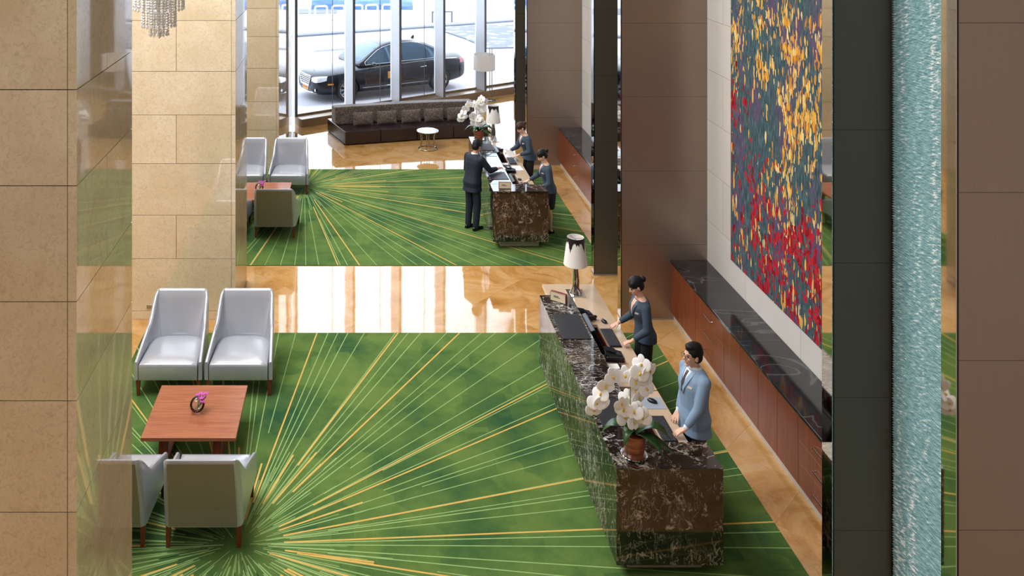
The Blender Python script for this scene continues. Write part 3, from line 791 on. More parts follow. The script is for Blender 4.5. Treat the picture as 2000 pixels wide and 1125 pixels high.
# ---- orchid
def make_orchid(label, loc):
    root = empty('potted_orchid', loc, 0, label, 'plant'); r = random.Random(11)
    MB().lathe([(.088, 0), (.108, .20), (.108, .21), (.098, .21), (.095, .18), (0, .18)], n=32).build('pot', M['pot'], root, smooth=40)
    MB().lathe([(.112, 0), (.125, .012), (.12, .016), (.088, .008)], n=32).build('saucer', M['chrome'], root, smooth=40)
    MB().lathe([(.094, .182), (.06, .20), (0, .205)], n=20).build('moss', M['leg_wood'], root)
    def leaf(az, ln, wd, lift):
        m = MB(); d = Vector((math.cos(az), math.sin(az), 0)); s_ = Vector((-d.y, d.x, 0)); rows = []
        for i in range(9):
            t_ = i/8; c = d*(.02+ln*t_)+Vector((0, 0, .2+lift*math.sin(t_*2.3)-.10*t_*t_)); w = wd*math.sin(PI*min(.98, .12+t_*.86))**.8
            fold = Vector((0, 0, w*.35)); up = Vector((0, 0, .004))
            rows.append([c-s_*w+fold, c, c+s_*w+fold, c+s_*w+fold+up*.5, c+up, c-s_*w+fold+up*.5])
        m.loft(rows); m.build('leaf', M['leaf'], root, smooth=180)
    for az, ln, wd, lf in ((.2, .30, .06, .10), (1.0, .25, .055, .12), (2.2, .26, .055, .08), (3.0, .28, .06, .12), (4.0, .2, .05, .12), (5.4, .28, .06, .06), (5.9, .32, .06, .14), (-.5, .33, .055, .02)):
        leaf(az, ln, wd, lf)
    # flower meshes: petals in the x(right) z(up) plane, facing -y
    fm = MB()
    for a, L_, w_ in ((PI/2, .054, .036), (PI+.15, .058, .060), (-.15, .058, .060), (PI*1.33, .05, .032), (-PI*.33, .05, .032)):
        R = Euler((0, -a, 0)).to_matrix(); d = Vector((math.cos(a), 0, math.sin(a)))
        fm.ell(d*L_*.62+Vector((0, -.006 if w_ > .03 else .004, 0)), (L_*.62, .005, w_*.75), R, n=12)
    fm.ell((0, -.012, -.006), (.009, .014, .014), n=8, mi=1)
    fmesh = fm.mesh('blossom', [M['petal'], M['lip']])
    fmesh.polygons.foreach_set('use_smooth', [True]*len(fmesh.polygons))
    # (x,z) of blooms relative to pot base, grouped on stems
    left = [(-.03, .72), (-.10, .735), (-.235, .74), (-.30, .655), (-.345, .575), (-.385, .495), (-.41, .42), (-.335, .49)]
    right = [(.06, .86), (.13, .80), (.03, .79), (.09, .73), (-.01, .70), (.10, .63), (.0, .60), (-.08, .53)]
    mid = [(.03, .54), (.02, .45), (.06, .38), (-.03, .44), (-.13, .45), (-.12, .36), (-.04, .33), (.02, .31), (-.16, .52)]
    def stem(pts, y0, mat, thick=.005):
        m = MB(); m.tube(pts, thick, 6); m.build('stem', mat, root, smooth=180)
    stem([(.0, .0, .2), (-.02, -.01, .5), (-.02, 0, .7), (-.12, .0, .80), (-.25, .0, .74), (-.33, 0, .60), (-.40, 0, .46)], 0, M['darkstem'])
    stem([(.01, .02, .2), (-.02, .03, .5), (.02, .03, .75), (.07, .0, .86), (.12, -.02, .82), (.08, -.02, .68), (.0, -.02, .54)], 0, M['darkstem'])
    stem([(-.04, -.05, .2), (-.03, -.05, .45), (-.01, -.04, .62), (.04, -.03, .55), (.03, -.03, .36)], 0, M['stem'])
    stem([(-.10, -.09, .02), (-.09, -.09, .3), (-.06, -.07, .5), (-.05, -.04, .75)], 0, M['stem'], .004)
    for grp, yy in ((left, -.0), (right, -.02), (mid, -.05)):
        for x, z in grp:
            o = link('blossom', fmesh, root, (x*.95, yy+r.uniform(-.05, .02), z+.03), (r.uniform(-.35, .25), r.uniform(-.4, .4), r.uniform(-.7, .6)))
            k_ = r.uniform(1.1, 1.35); o.scale = (k_, k_, k_)
    return root
o0 = make_orchid('white orchid in a wood-veneer pot on the nearer desk, closest to the camera', (2.61, 8.46, 1.05))
dup(o0, (2.57, 19.2, 1.05), 0, 'white orchid in a wood-veneer pot at the far end of the farther desk')
# ---- desk equipment
def sign_block(label, loc, rot=0):
    root = empty('desk_sign', loc, rot, label, 'sign')
    MB().rbox(-.11, .11, -.025, .025, 0, .12, .003, 1).build('block', M['leg_wood'], root)
    MB().box(-.102, .102, -.0275, -.025, .008, .112).build('face_plate', M['cream'], root)
    t_ = MB()
    for z, x0, x1 in ((.07, -.06, .01), (.055, -.06, .03)): t_.box(x0, x1, -.0285, -.0275, z, z+.008)
    t_.build('lettering', M['ink'], root)
    return root
sg = sign_block('small wooden sign block with cream face beside the lamp on the nearer desk', (2.60, 11.62, 1.05), -.65)
dup(sg, (2.62, 16.05, 1.05), -.05, 'small sign block with cream face on the near end of the farther desk')
def pad(label, loc, rot=0, sx=.34, sy=.62, mat='blackpad'):
    o = MB().rbox(-sx/2, sx/2, -sy/2, sy/2, 0, .008, .003, 1).build('desk_pad', M[mat], loc=loc, rot=rot); return tag(o, label, 'desk pad')
pad('black leather writing pad beside the sign block on the nearer desk', (2.60, 10.95, 1.05))
pad('black leather writing pad behind the white orchid on the nearer desk', (2.60, 9.15, 1.05), 0, .34, .50)
pad('black leather writing pad near the orchid on the farther desk', (2.62, 18.65, 1.05), 0, .34, .5)
pad('dark glossy pad under the customer\'s arm on the farther desk', (2.60, 16.75, 1.05), .05, .34, .42)
tag(MB().rbox(-.16, .16, -.11, .11, 0, .004, .0015, 1).build('document', M['screen'], loc=(2.62, 18.1, 1.05)), 'dark glossy brochure lying on the farther desk counter', 'brochure')
def keyboard(label, loc, rot):
    root = empty('keyboard', loc, rot, label, 'keyboard')
    MB().rbox(-.075, .075, -.225, .225, 0, .018, .006, 2).build('case', M['black'], root)
    k = MB()
    for i in range(5):
        for j in range(15): k.rbox(-.064+i*.0255, -.064+i*.0255+.021, -.215+j*.0287, -.215+j*.0287+.024, .018, .024, .002, 1)
    k.build('keys', M['grey_key'], root); return root
kb = keyboard('black keyboard under the hands of the man in light blue', (3.175, 9.30, .78), 0)
dup(kb, (3.16, 11.20, .78), 0, 'black keyboard under the hands of the woman at the nearer desk')
dup(kb, (3.17, 16.95, .78), 0, 'black keyboard in front of the woman in skirt at the farther desk')
dup(kb, (3.17, 18.55, .78), 0, 'black keyboard below the paper held by the leaning woman')
def mouse(label, loc, rot=0):
    root = empty('computer_mouse', loc, rot, label, 'mouse')
    MB().ell((0, 0, .014), (.032, .055, .022), n=16).build('shell', M['black'], root, smooth=180)
    MB().ell((0, .03, .034), (.004, .01, .005), n=8).build('wheel', M['grey_key'], root)
    return root
tag(MB().rbox(-.12, .12, -.11, .11, 0, .004, .0015, 1).build('mouse_pad', plain('grey_mouse_pad', (150, 158, 170), .7), loc=(3.22, 9.78, .78)), 'pale grey mouse pad beside the light-blue suited man', 'mouse pad')
mo = mouse('black mouse on the pale grey mouse pad', (3.22, 9.80, .784), .9)
dup(mo, (3.19, 11.62, .78), .3, 'dark mouse under the raised hand of the woman at the nearer desk')
dup(mo, (3.12, 17.35, .78), .3, 'dark mouse by the hand of the woman in skirt')
def phone(label, loc, rot):
    root = empty('desk_phone', loc, rot, label, 'telephone')
    m = MB(); m.loft([[Vector((x, y, z)) for x, z in ((-.11, 0), (.11, 0), (.11, .03), (-.11, .085))] for y in (-.09, .12)]); m.build('body', M['black'], root)
    MB().rbox(-.105, .105, -.135, -.095, .045, .075, .012, 2).build('handset', M['black'], root)
    MB().box(-.115, .0, .0, .11, .09, .094, T=Matrix.Rotation(.245, 4, 'Y') @ Matrix.Translation((.012, 0, -.022))).build('display', M['screen'], root)
    k = MB()
    for i in range(4):
        for j in range(3): k.box(.01+i*.022, .01+i*.022+.014, -.01+j*.03, .01+j*.03, .055-i*.0055, .062-i*.0055)
    k.build('keypad', M['grey_key'], root)
    c = MB(); c.tube([(-.1, -.12, .05), (-.14, -.16, .03), (-.10, -.2, .03), (-.02, -.19, .025), (.06, -.12, .03)], .004, 5); c.build('cord', M['black'], root)
    return root
ph = phone('black desk phone between the lamp and the black monitor box on the nearer desk', (2.98, 11.75, .78), .2)
dup(ph, (3.06, 10.72, .78), -.1, 'black desk phone in the middle of the nearer desk, between the two clerks')
dup(ph, (2.98, 19.30, .78), .2, 'black desk phone next to the lamp on the farther desk')
dup(ph, (3.02, 17.85, .78), -.1, 'black desk phone near the customer\'s hand on the farther desk')
def monitor(label, loc, rot=0):
    root = empty('sunken_monitor', loc, rot, label, 'monitor')
    MB().rbox(-.03, .03, -.23, .23, 0, .30, .006, 1, T=Matrix.Rotation(-.45, 4, 'Y')).build('casing', M['black'], root)
    MB().box(.0305, .032, -.21, .21, .03, .28, T=Matrix.Rotation(-.45, 4, 'Y')).build('screen', M['screen'], root)
    return root
mn = monitor('black monitor sunk behind the counter before the woman at the nearer desk', (3.03, 11.30, .67))
dup(mn, (3.03, 9.38, .67), 0, 'black monitor sunk behind the counter before the light-blue suited man')
dup(mn, (3.03, 17.0, .67), 0, 'black monitor sunk behind the counter before the woman in skirt')
dup(mn, (3.03, 18.9, .67), 0, 'black monitor sunk behind the counter before the leaning woman')
def boxy(label, loc, rot=0):
    root = empty('note_box', loc, rot, label, 'note box')
    MB().rbox(-.09, .09, -.07, .07, 0, .05, .006, 1).build('tray', M['black'], root)
    MB().box(-.075, .05, -.055, .055, .05, .058).build('paper_stack', M['white'], root); return root
nb = boxy('small black tray of white note paper below the phone on the nearer desk', (2.99, 10.44, .78))
dup(nb, (2.98, 18.18, .78), 0, 'small black tray of white paper on the farther desk near the customer\'s hand')
cable = MB(); cable.tube([(0, 0, .004), (.06, -.06, .004), (.12, -.02, .004), (.2, -.06, .004), (.28, -.05, .004)], .003, 5)
tag(cable.build('computer_cable', M['black'], loc=(3.10, 10.08, .78)), 'thin black cable across the beige worktop above the orchid', 'cable')
tag(MB().rbox(-.15, .15, -.105, .105, 0, .003, .001, 1).build('document', M['white'], loc=(2.66, 17.25, 1.05), rot=.2), 'white paper sheet under the customer\'s hand', 'paper')
tag(MB().rbox(-.105, .105, -.15, .15, 0, .003, .001, 1).build('document', M['white'], loc=(3.20, 18.1, .78), rot=.1), 'white sheet lying on the beige worktop before the leaning woman', 'paper')

# ================================================================== sofa, cushions, side table, floor lamp
F = [(-.36, 22.4), (.55, 22.62), (1.49, 22.86), (2.44, 23.02), (3.35, 23.12)]
sofa = empty('lounge_sofa', (-.36, 22.4, 0), 0, 'long low dark leather sofa with velvet backrest below the windows', 'sofa')
def fo(p, k): return (p[0]+.36-.50*k, p[1]-22.4+1.35*k)
for i in range(4):
    a, b = F[i], F[i+1]
    e = .006
    q = [fo(a, 0), fo(b, 0), fo(b, 1), fo(a, 1)]
    q = [(q[0][0]+e, q[0][1]), (q[1][0]-e, q[1][1]), (q[2][0]-e, q[2][1]), (q[3][0]+e, q[3][1])]
    m = MB(); m.prism(q, .03, .35)
    me = m.build('seat_section', M['sofa_leather'], sofa)
    bv = me.modifiers.new('bevel', 'BEVEL'); bv.width = .02; bv.segments = 3
MB().prism([fo(F[0], .06), fo(F[2], .06), fo(F[4], .06), fo(F[4], .94), fo(F[2], .94), fo(F[0], .94)], 0, .03).build('plinth', M['frame_dark'], sofa)
bk = MB(); rows = []
for p in F[:]:
    a = fo(p, .50); b = fo(p, .75)
    rows.append([Vector((a[0], a[1], .35)), Vector((a[0]-.02, a[1]+.05, .79)), Vector((b[0], b[1], .79)), Vector((b[0], b[1], .35))])
bk.loft(rows); b_ = bk.build('backrest', M['velvet'], sofa); bv = b_.modifiers.new('bevel', 'BEVEL'); bv.width = .03; bv.segments = 3
def make_cushion(label, loc, rot):
    vs = []; n = 12; fs = []
    for s_ in (-1, 1):
        for j in range(n+1):
            for i in range(n+1):
                u, v = i/n*2-1, j/n*2-1; e = (1-abs(u)**3)*(1-abs(v)**3)
                vs.append((u*.27*(1-.05*(1-v*v)), s_*.075*e**.6, .17+v*.17*(1-.05*(1-u*u))))
    N1 = (n+1)*(n+1)
    for s_ in (0, 1):
        for j in range(n):
            for i in range(n): fs.append(tuple(s_*N1+k for k in (j*(n+1)+i, j*(n+1)+i+1, (j+1)*(n+1)+i+1, (j+1)*(n+1)+i)))
    m = MB(); m.add(vs, fs); o = m.build('scatter_cushion', M['velvet'], loc=loc, rot=rot, smooth=180)
    return tag(o, label, 'cushion', 'patterned cushions on the sofa')
names = ['leftmost', 'second from left', 'middle', 'second from right', 'rightmost, partly behind the orchid']
for i, px in enumerate((.10, .72, 1.36, 1.97, 2.58)):
    yy = 22.96+.26*(px+.4)*.82
    make_cushion('patterned taupe cushion on the dark sofa, %s of five' % names[i] if i < 4 else 'patterned taupe cushion on the dark sofa, rightmost, partly behind the orchid', (px, yy-.03, .35), (-.22, 0, .22))
st = empty('side_table', (1.70, 22.15, 0), 0, 'small round steel side table in front of the sofa', 'table')
MB().lathe([(.27, .44), (.275, .445), (.275, .455), (.27, .46)], n=40).build('tabletop', M['chrome'], st, smooth=40)
MB().tube([(.225*math.cos(a*PI/16), .225*math.sin(a*PI/16), .014) for a in range(32)], .014, 8, closed=True).build('base_ring', M['steel'], st, smooth=180)
for k in range(6):
    a = k*PI/3+.3; MB().tube([(r_*math.cos(a), r_*math.sin(a), z) for r_, z in ((.222, .014), (.19, .12), (.175, .24), (.19, .36), (.23, .442))], .010, 8).build('leg', M['steel'], st, smooth=180)
fl = empty('floor_lamp', (4.02, 27.25, 0), 0, 'tall floor lamp with drum shade and twin rods by the window', 'lamp')
MB().lathe([(.16, 0), (.16, .02), (.15, .025)], n=28).build('base', M['steel'], fl, smooth=40)
for dx in (-.035, .035): MB().tube([(dx, 0, .02), (dx, 0, 1.60)], .012, 8).build('rod', M['steel'], fl)
MB().ring([(.33, .95), (.33, 1.42), (.322, 1.42), (.322, .95)], c=(-.20, 0, 0), n=40).build('lamp_shade', M['shade'], fl, smooth=40)
MB().tube([(-.20, 0, 1.30), (-.035, 0, 1.30)], .008, 6).build('arm', M['steel'], fl)
MB().ell((-.20, 0, 1.2), (.04, .04, .06), n=10).build('bulb', M['white'], fl, smooth=180)

# ================================================================== chandelier
ch = empty('crystal_chandelier', (-2.25, 10.0, 4.75), 0, 'crystal bead chandelier hanging at the top left corner', 'chandelier')
MB().tube([(0, 0, .9), (0, 0, 5.05)], .012, 8).build('suspension_rod', M['chrome'], ch)
MB().lathe([(.30, .86), (.31, .88), (.31, .91), (.05, .93)], n=32).build('canopy_plate', M['chrome'], ch, smooth=40)
def bead(m, c, r): m.ell(c, (r, r, r), n=6)
tiers = [(.275, 24, .345, .86), (.185, 20, .155, .86), (.10, 12, .05, .86), (.03, 3, .07, .86)]
for R, n, z0, z1 in tiers:
    for k in range(n):
        a = 2*PI*(k+.3)/n; m = MB(); z = z0+.035
        m.lathe([(0, -.03), (.017, -.012), (.012, .008), (0, .03)], (R*math.cos(a), R*math.sin(a), z0), 6)
        while z < z1-.02:
            m.ell((R*math.cos(a), R*math.sin(a), z), (.014, .014, .014), n=8); z += .029
        m.build('crystal_strand', M['crystal'], ch)
MB().lathe([(0, -.035), (.03, -.005), (.022, .022), (.008, .04), (0, .05)], (0, 0, .03), 8).build('crystal_drop', M['crystal'], ch)
# ================================================================== people
def bake(mb, name, mats, voxel, smooth=3):
    me = mb.mesh(name, mats); o = bpy.data.objects.new(name, me); C.objects.link(o)
    r = o.modifiers.new('r', 'REMESH'); r.mode = 'VOXEL'; r.voxel_size = voxel; r.use_smooth_shade = True
    if smooth:
        s_ = o.modifiers.new('s', 'SMOOTH'); s_.factor = .5; s_.iterations = smooth
    dg = bpy.context.evaluated_depsgraph_get(); dg.update()
    out = bpy.data.meshes.new_from_object(o.evaluated_get(dg)); out.name = name
    bpy.data.objects.remove(o); bpy.data.meshes.remove(me)
    out.materials.clear()
    for m in (mats if isinstance(mats, (list, tuple)) else [mats]): out.materials.append(m)
    out.polygons.foreach_set('use_smooth', [True]*len(out.polygons))
    return out
def bvh_of(me): return BVHTree.FromPolygons([v.co.copy() for v in me.vertices], [list(p.vertices) for p in me.polygons])
def drape(rows, bvh, axis, off=.004, th=.003, n=5):
    """rows: list of (point a, point b) in 3-D lying in front of the surface; cast along axis on to it"""
    axis = Vector(axis).normalized(); pts = []
    for a, b in rows:
        a = Vector(a); b = Vector(b)
        for i in range(n+1):
            p = a.lerp(b, i/n); h = bvh.ray_cast(p-axis*2, axis)
            if h[0] is None: h = bvh.find_nearest(p)
            q = h[0] if h[0] is not None else p
            pts.append(q-axis*off)
    k = n+1; R_ = len(rows); m = MB()
    fs = [(j*k+i, j*k+i+1, (j+1)*k+i+1, (j+1)*k+i) for j in range(R_-1) for i in range(n)]
    back = [p+axis*(off+th) for p in pts]; B_ = len(pts)
    fs2 = [tuple(B_+i for i in f[::-1]) for f in fs]
    rim = []
    for i in range(n): rim += [(i+1, i, B_+i, B_+i+1), ((R_-1)*k+i, (R_-1)*k+i+1, B_+(R_-1)*k+i+1, B_+(R_-1)*k+i)]
    for j in range(R_-1): rim += [(j*k, (j+1)*k, B_+(j+1)*k, B_+j*k), ((j+1)*k+n, j*k+n, B_+j*k+n, B_+(j+1)*k+n)]
    m.add(pts+back, fs+fs2+rim); return m
def person(name, label, pos, face, H, hands, outfit, lean=0, head_pitch=0, head_yaw=0, hairc='hair', female=False, skin='skin', step=.0, hand_rot=0, glasses=False):
    k = H/1.72
    root = empty('person', (pos[0], pos[1], .011), face, label, 'person')
    fem = .93 if female else 1.0
    piv = Vector((0, 0, .95))
    def ln(p):
        p = Vector(p); t_ = min(1, max(0, (p.z-.85)/.25)); a = lean*t_
        q = p-piv; q = Vector((q.x*math.cos(a)+q.z*math.sin(a), q.y, -q.x*math.sin(a)+q.z*math.cos(a))); return (q+piv)*k
    def sec(z, xo, rx, ry, grow=0, n=18):
        out = []
        for i in range(n):
            a = 2*PI*i/n; c_, s_ = math.cos(a), math.sin(a)
            sg = lambda v, e: math.copysign(abs(v)**e, v)
            out.append(ln((xo+(rx+grow)*sg(c_, .85), (ry+grow)*sg(s_, .85), z)))
        return out
    if female:
        T = [(.84, -.01, .105, .160), (.93, -.015, .115, .172), (1.03, 0, .09, .135), (1.12, .0, .088, .125), (1.24, .015, .108, .145), (1.34, .01, .10, .155), (1.41, -.01, .07, .13), (1.45, -.01, .05, .06)]
        shw = .165
    else:
        T = [(.84, 0, .11, .150), (.93, 0, .12, .160), (1.04, .005, .108, .148), (1.15, .01, .11, .152), (1.28, .01, .12, .172), (1.37, 0, .105, .185), (1.43, -.01, .075, .14), (1.47, -.01, .055, .06)]
        shw = .183
    m = MB(); m.loft([sec(z, x, rx, ry) for z, x, rx, ry in T])
    hips = [Vector((0, s_*.09, .90))*k for s_ in (1, -1)]
    feet = []; knees = []
    for i, s_ in enumerate((1, -1)):
        f = Vector((step*s_, s_*.10, .08))*k; kn = Vector((.03+step*s_*.5, s_*.098, .49))*k
        feet.append(f); knees.append(kn)
        m.cap(hips[i], .085*k, kn, .055*k, 12); m.cap(kn, .055*k, kn.lerp(f, .35)+Vector((-.012, 0, 0)), .055*k, 12); m.cap(kn.lerp(f, .35)+Vector((-.012, 0, 0)), .055*k, f, .036*k, 12)
        m.cap(f+Vector((-.03, 0, -.035))*k, .035*k, f+Vector((.13, 0, -.055))*k, .024*k, 10)
    # neck + head
    nb_ = ln((-.01, 0, 1.42)); nt = ln((.015, 0, 1.53)); hc = ln((.03, 0, 1.605))+Vector((.02*math.sin(head_pitch), 0, 0))
    m.cap(nb_, .056*k*fem, nt, .052*k*fem, 12)
    Rh = Euler((0, 0, head_yaw)).to_matrix() @ Euler((0, lean+head_pitch, 0)).to_matrix()
    def hp(p): return hc+Rh @ (Vector(p)*k)
    def hell(mm, c, r, mi=0, n=16): mm.ell(hp(c), tuple(v*k for v in r), Rh, n=n, mi=mi)
    m.cap(nt, .05*k*fem, hp((-.02, 0, -.05)), .05*k, 12)
    hell(m, (-.01, 0, .02), (.098, .077, .100)); hell(m, (.026, 0, -.03), (.066, .062, .082)); hell(m, (.03, 0, -.078), (.046, .048, .040))
    hell(m, (.068, 0, -.104), (.020, .022, .017)); hell(m, (.072, 0, .022), (.020, .05, .012)); hell(m, (.062, .036, -.03), (.022, .022, .022)); hell(m, (.062, -.036, -.03), (.022, .022, .022))
    m.cap(hp((.088, 0, .005)), .009*k, hp((.108, 0, -.033)), .013*k, 8); hell(m, (.095, .010, -.038), (.010, .008, .007)); hell(m, (.095, -.010, -.038), (.010, .008, .007))
    hell(m, (.084, 0, -.066), (.014, .024, .010))
    for s_ in (1, -1): hell(m, (-.005, s_*.079, -.015), (.018, .010, .032), n=10)
    # arms
    wrists = []; elbows = []; shs = []
    iv = Matrix.Rotation(-face, 3, 'Z')
    for i, s_ in enumerate((1, -1)):
        sh = ln((-.005, s_*shw, 1.385 if not female else 1.355))
        w_ = iv @ (Vector(hands[i])-root.location)
        L_1, L_2 = .285*k, .25*k; d = w_-sh
        if d.length > (L_1+L_2)*.985: w_ = sh+d.normalized()*(L_1+L_2)*.985; d = w_-sh
        dl = d.length; dn = d.normalized(); a = (L_1**2-L_2**2+dl**2)/(2*dl); h_ = math.sqrt(max(1e-6, L_1**2-a*a))
        pole = Vector((-.35, s_*.38, -.85)); pole -= dn*pole.dot(dn); pole.normalize()
        el = sh+dn*a+pole*h_
        shs.append(sh); elbows.append(el); wrists.append(w_)
        m.cap(sh, .048*k, el, .038*k, 12); m.cap(el, .038*k, w_, .025*k, 12)
        # hand
        fd = (w_-el).normalized(); fd = Vector((fd.x, fd.y, max(-.28, min(.1, fd.z)))).normalized()
        rz = Matrix.Rotation(-s_*hand_rot, 3, 'Z'); fd = rz @ fd
        up = Vector((0, 0, 1)); up = (up-fd*up.dot(fd)).normalized(); lat = up.cross(fd).normalized()*s_      # away from thumb? lat points outward (pinky side)
        kk = k*(.92 if female else 1)
        for q in (-.026, 0, .026): m.cap(w_+lat*q*.6*kk, .015*kk, w_+fd*.082*kk+lat*q*kk, .0125*kk, 8)
        for q, L_ in ((-.033, .068), (-.011, .078), (.011, .073), (.032, .058)):
            b0 = w_+fd*.082*kk+lat*q*kk; d0 = (fd+lat*q*3.2-up*.05).normalized()
            p1 = b0+d0*L_*.45*kk; d1 = (d0-up*.45).normalized(); p2 = p1+d1*L_*.32*kk; d2 = (d0-up*1.0).normalized(); p3 = p2+d2*L_*.25*kk
            m.cap(b0, .0095*kk, p1, .0088*kk, 8); m.cap(p1, .0088*kk, p2, .008*kk, 8); m.cap(p2, .008*kk, p3, .007*kk, 8)
        t0_ = w_+fd*.025*kk-lat*.028*kk; td = (fd*.75-lat*.65-up*.15).normalized(); t1_ = t0_+td*.038*kk; t2_ = t1_+(td+fd*.5-up*.2).normalized()*.028*kk
        m.cap(t0_, .0125*kk, t1_, .0105*kk, 8); m.cap(t1_, .0105*kk, t2_, .009*kk, 8)
    body = bake(m, 'body', M[skin], .0052, 2); link('body', body, root)
    # hair
    h = MB(); hell(h, (-.022, 0, .036), (.106, .087, .100)); hell(h, (-.045, 0, -.01), (.075, .082, .085))
    if female:
        hell(h, (-.01, 0, .045), (.105, .085, .095)); hell(h, (-.135, 0, .035), (.042, .045, .042)); hell(h, (-.10, 0, .03), (.03, .03, .03))
        hell(h, (.035, .045, .07), (.045, .035, .035)); hell(h, (.035, -.045, .07), (.045, .035, .035))
    else:
        hell(h, (.03, 0, .098), (.06, .06, .032)); hell(h, (-.02, 0, .09), (.09, .07, .055))
    link('hair', bake(h, 'hair', M[hairc], .007, 2), root)
    e = MB()
    for s_ in (1, -1):
        hell(e, (.0825, s_*.031, .002), (.009, .014, .0055), n=8); 
    e.build('eyes', M['eye'], root, smooth=180)
    e = MB()
    for s_ in (1, -1): e.tube([hp((.083, s_*.016, .021)), hp((.087, s_*.032, .026)), hp((.074, s_*.050, .022))], .0035*k, 5)
    e.build('eyebrows', M[hairc], root)
    e = MB(); hell(e, (.095, 0, -.066), (.006, .020, .006), n=10); e.build('mouth', M['lips'], root, smooth=180)
    if glasses:
        g = MB()
        for s_ in (1, -1):
            g.tube([hp((.106-abs(math.cos(a))*.004, s_*.033+.025*math.cos(a), .0+.018*math.sin(a))) for a in [q*PI/8 for q in range(16)]], .0022*k, 5, closed=True)
            g.tube([hp((.102, s_*.058, .006)), hp((.05, s_*.083, .006)), hp((.0, s_*.085, .0))], .002*k, 5)
        g.tube([hp((.106, -.009, .004)), hp((.110, 0, .006)), hp((.106, .009, .004))], .002*k, 5)
        g.build('glasses', M['black'], root)
    # clothes
    jm, lm, bm_ = outfit['jacket'], outfit['lapel'], outfit['bottom']
    g = MB()
    J = [(z, x, rx, ry) for z, x, rx, ry in T[:-1]]
    hem = .76 if not female else .84
    secs = [sec(hem, -.005, T[0][2]+.052, T[0][3]+.050)]+[sec(z, x, rx, ry, .036 if z < .97 else .024 if z < 1.35 else .018) for z, x, rx, ry in J if z > hem+.03]
    if female: secs = [sec(hem, -.008, .145, .198)]+[sec(z, x, rx, ry, .022 if z > 1.1 else .020) for z, x, rx, ry in J if z > hem+.03]
    secs.append(sec(1.462 if not female else 1.425, -.012, .068, .085))
    g.loft(secs)
    for i in (0, 1):
        sh, el, w_ = shs[i], elbows[i], wrists[i]; cuff = el.lerp(w_, .88)
        g.cap(sh, .070*k*fem, el, .059*k*fem, 14); g.cap(el, .059*k*fem, cuff-(cuff-el).normalized()*.03*k, .043*k*fem, 14)
        nk = ln((-.01, (1, -1)[i]*.07, 1.395 if not female else 1.36)); g.cap(nk, .05*k*fem, sh, .069*k*fem, 14)
    jme = bake(g, 'jacket', M[jm], .008, 3); jo = link('jacket', jme, root); bv = bvh_of(jme)
    cu = MB()
    for i in (0, 1):
        el, w_ = elbows[i], wrists[i]; a_, b_ = el.lerp(w_, .86), el.lerp(w_, .97)
        if not female or outfit.get('cuffs'): cu.cap(a_, .032*k, b_, .030*k, 12)
    if cu.v: cu.build('shirt_cuff', M['shirt'], root, smooth=60)
    # shirt front, lapels, tie
    def fp(y, z): v = ln((.25, y, z)); return v
    vb = 1.20 if not female else 1.19
    topz = 1.45 if not female else 1.42
    sr = [(fp(-.048*t_, vb+(topz-vb)*t_), fp(.048*t_, vb+(topz-vb)*t_)) for t_ in (.03, .25, .5, .75, 1)]
    ax = (-math.cos(lean), 0, math.sin(lean))
    drape(sr, bv, ax, .008).build('shirt_front', M[outfit.get('shirt', 'shirt')], root, smooth=60)
    for s_ in (1, -1):
        lr = [(fp(s_*(.048*t_+.0), vb+(topz-vb)*t_), fp(s_*(.048*t_+.012+.042*min(1, t_*1.5)*(1 if t_ < .8 else .7)), vb+(topz-vb)*t_)) for t_ in (0.02, .3, .6, .75, 1)]
        drape(lr, bv, ax, .013).build('lapel', M[lm], root, smooth=60)
    if outfit.get('tie'):
        tr = [(fp(-w2, z), fp(w2, z)) for z, w2 in ((1.44, .014), (1.41, .012), (1.32, .02), (1.22, .012))]
        drape(tr, bv, ax, .018).build('tie', M['tie'], root, smooth=60)
    if outfit.get('badge'):
        bz = 1.30 if not female else 1.27
        br = [(fp(.085, bz), fp(.135, bz)), (fp(.085, bz+.018), fp(.135, bz+.018))]
        drape(br, bv, ax, .008).build('name_badge', M['gold'], root)
    co = MB(); c0_ = ln((-.012, 0, 1.462)); Rl = Euler((0, lean, 0)).to_matrix().to_4x4()
    co.ring([(.066*k*fem, -.025), (.059*k*fem, .024), (.065*k*fem, .026), (.076*k*fem, -.02)], c0_, 20, T=Rl); (None if female else co.build('collar', M['shirt'], root, smooth=60))
    b = MB()
    if outfit.get('skirt'):
        b.loft([[Vector((x+rx*math.cos(a), ry*math.sin(a), z))*k for a in [q*PI/9 for q in range(18)]] for z, x, rx, ry in ((.50, 0, .115, .155), (.65, -.005, .13, .175), (.82, -.015, .135, .185), (.95, -.01, .12, .17), (1.0, 0, .10, .14))])
        link('skirt', bake(b, 'skirt', M[bm_], .009, 3), root)
    else:
        b.loft([[Vector((x+rx*math.cos(a), ry*math.sin(a), z))*k for a in [q*PI/9 for q in range(18)]] for z, x, rx, ry in ((.80, 0, .112, .150), (.93, 0, .12, .160), (1.02, 0, .10, .14))])
        for i in (0, 1):
            b.cap(hips[i], .086*k, knees[i], .078*k, 14); b.cap(knees[i], .078*k, feet[i]+Vector((-.01, 0, .0))*k, .062*k, 14)
        link('trousers', bake(b, 'trousers', M[bm_], .009, 2), root)
    for i in (0, 1):
        f = feet[i]; sh_ = MB()
        rings = []
        for x, w2, z1 in ((-.085, .026, .055), (-.06, .036, .075), (0, .038, .085), (.06, .043, .065), (.12, .047, .052), (.17, .038, .042), (.195, .018, .03)):
            rings.append([Vector((f.x/k+x, f.y/k+w2*math.cos(a), (z1*max(0, math.sin(a)) if math.sin(a) > 0 else .0)))*k for a in [q*PI/8 for q in range(16)]])
        sh_.loft(rings); sh_.build('shoe', M['shoe'], root, smooth=60)
    return root
nav = dict(jacket='navy', lapel='navy_lapel', bottom='black_cloth', badge=True, shirt='skin')
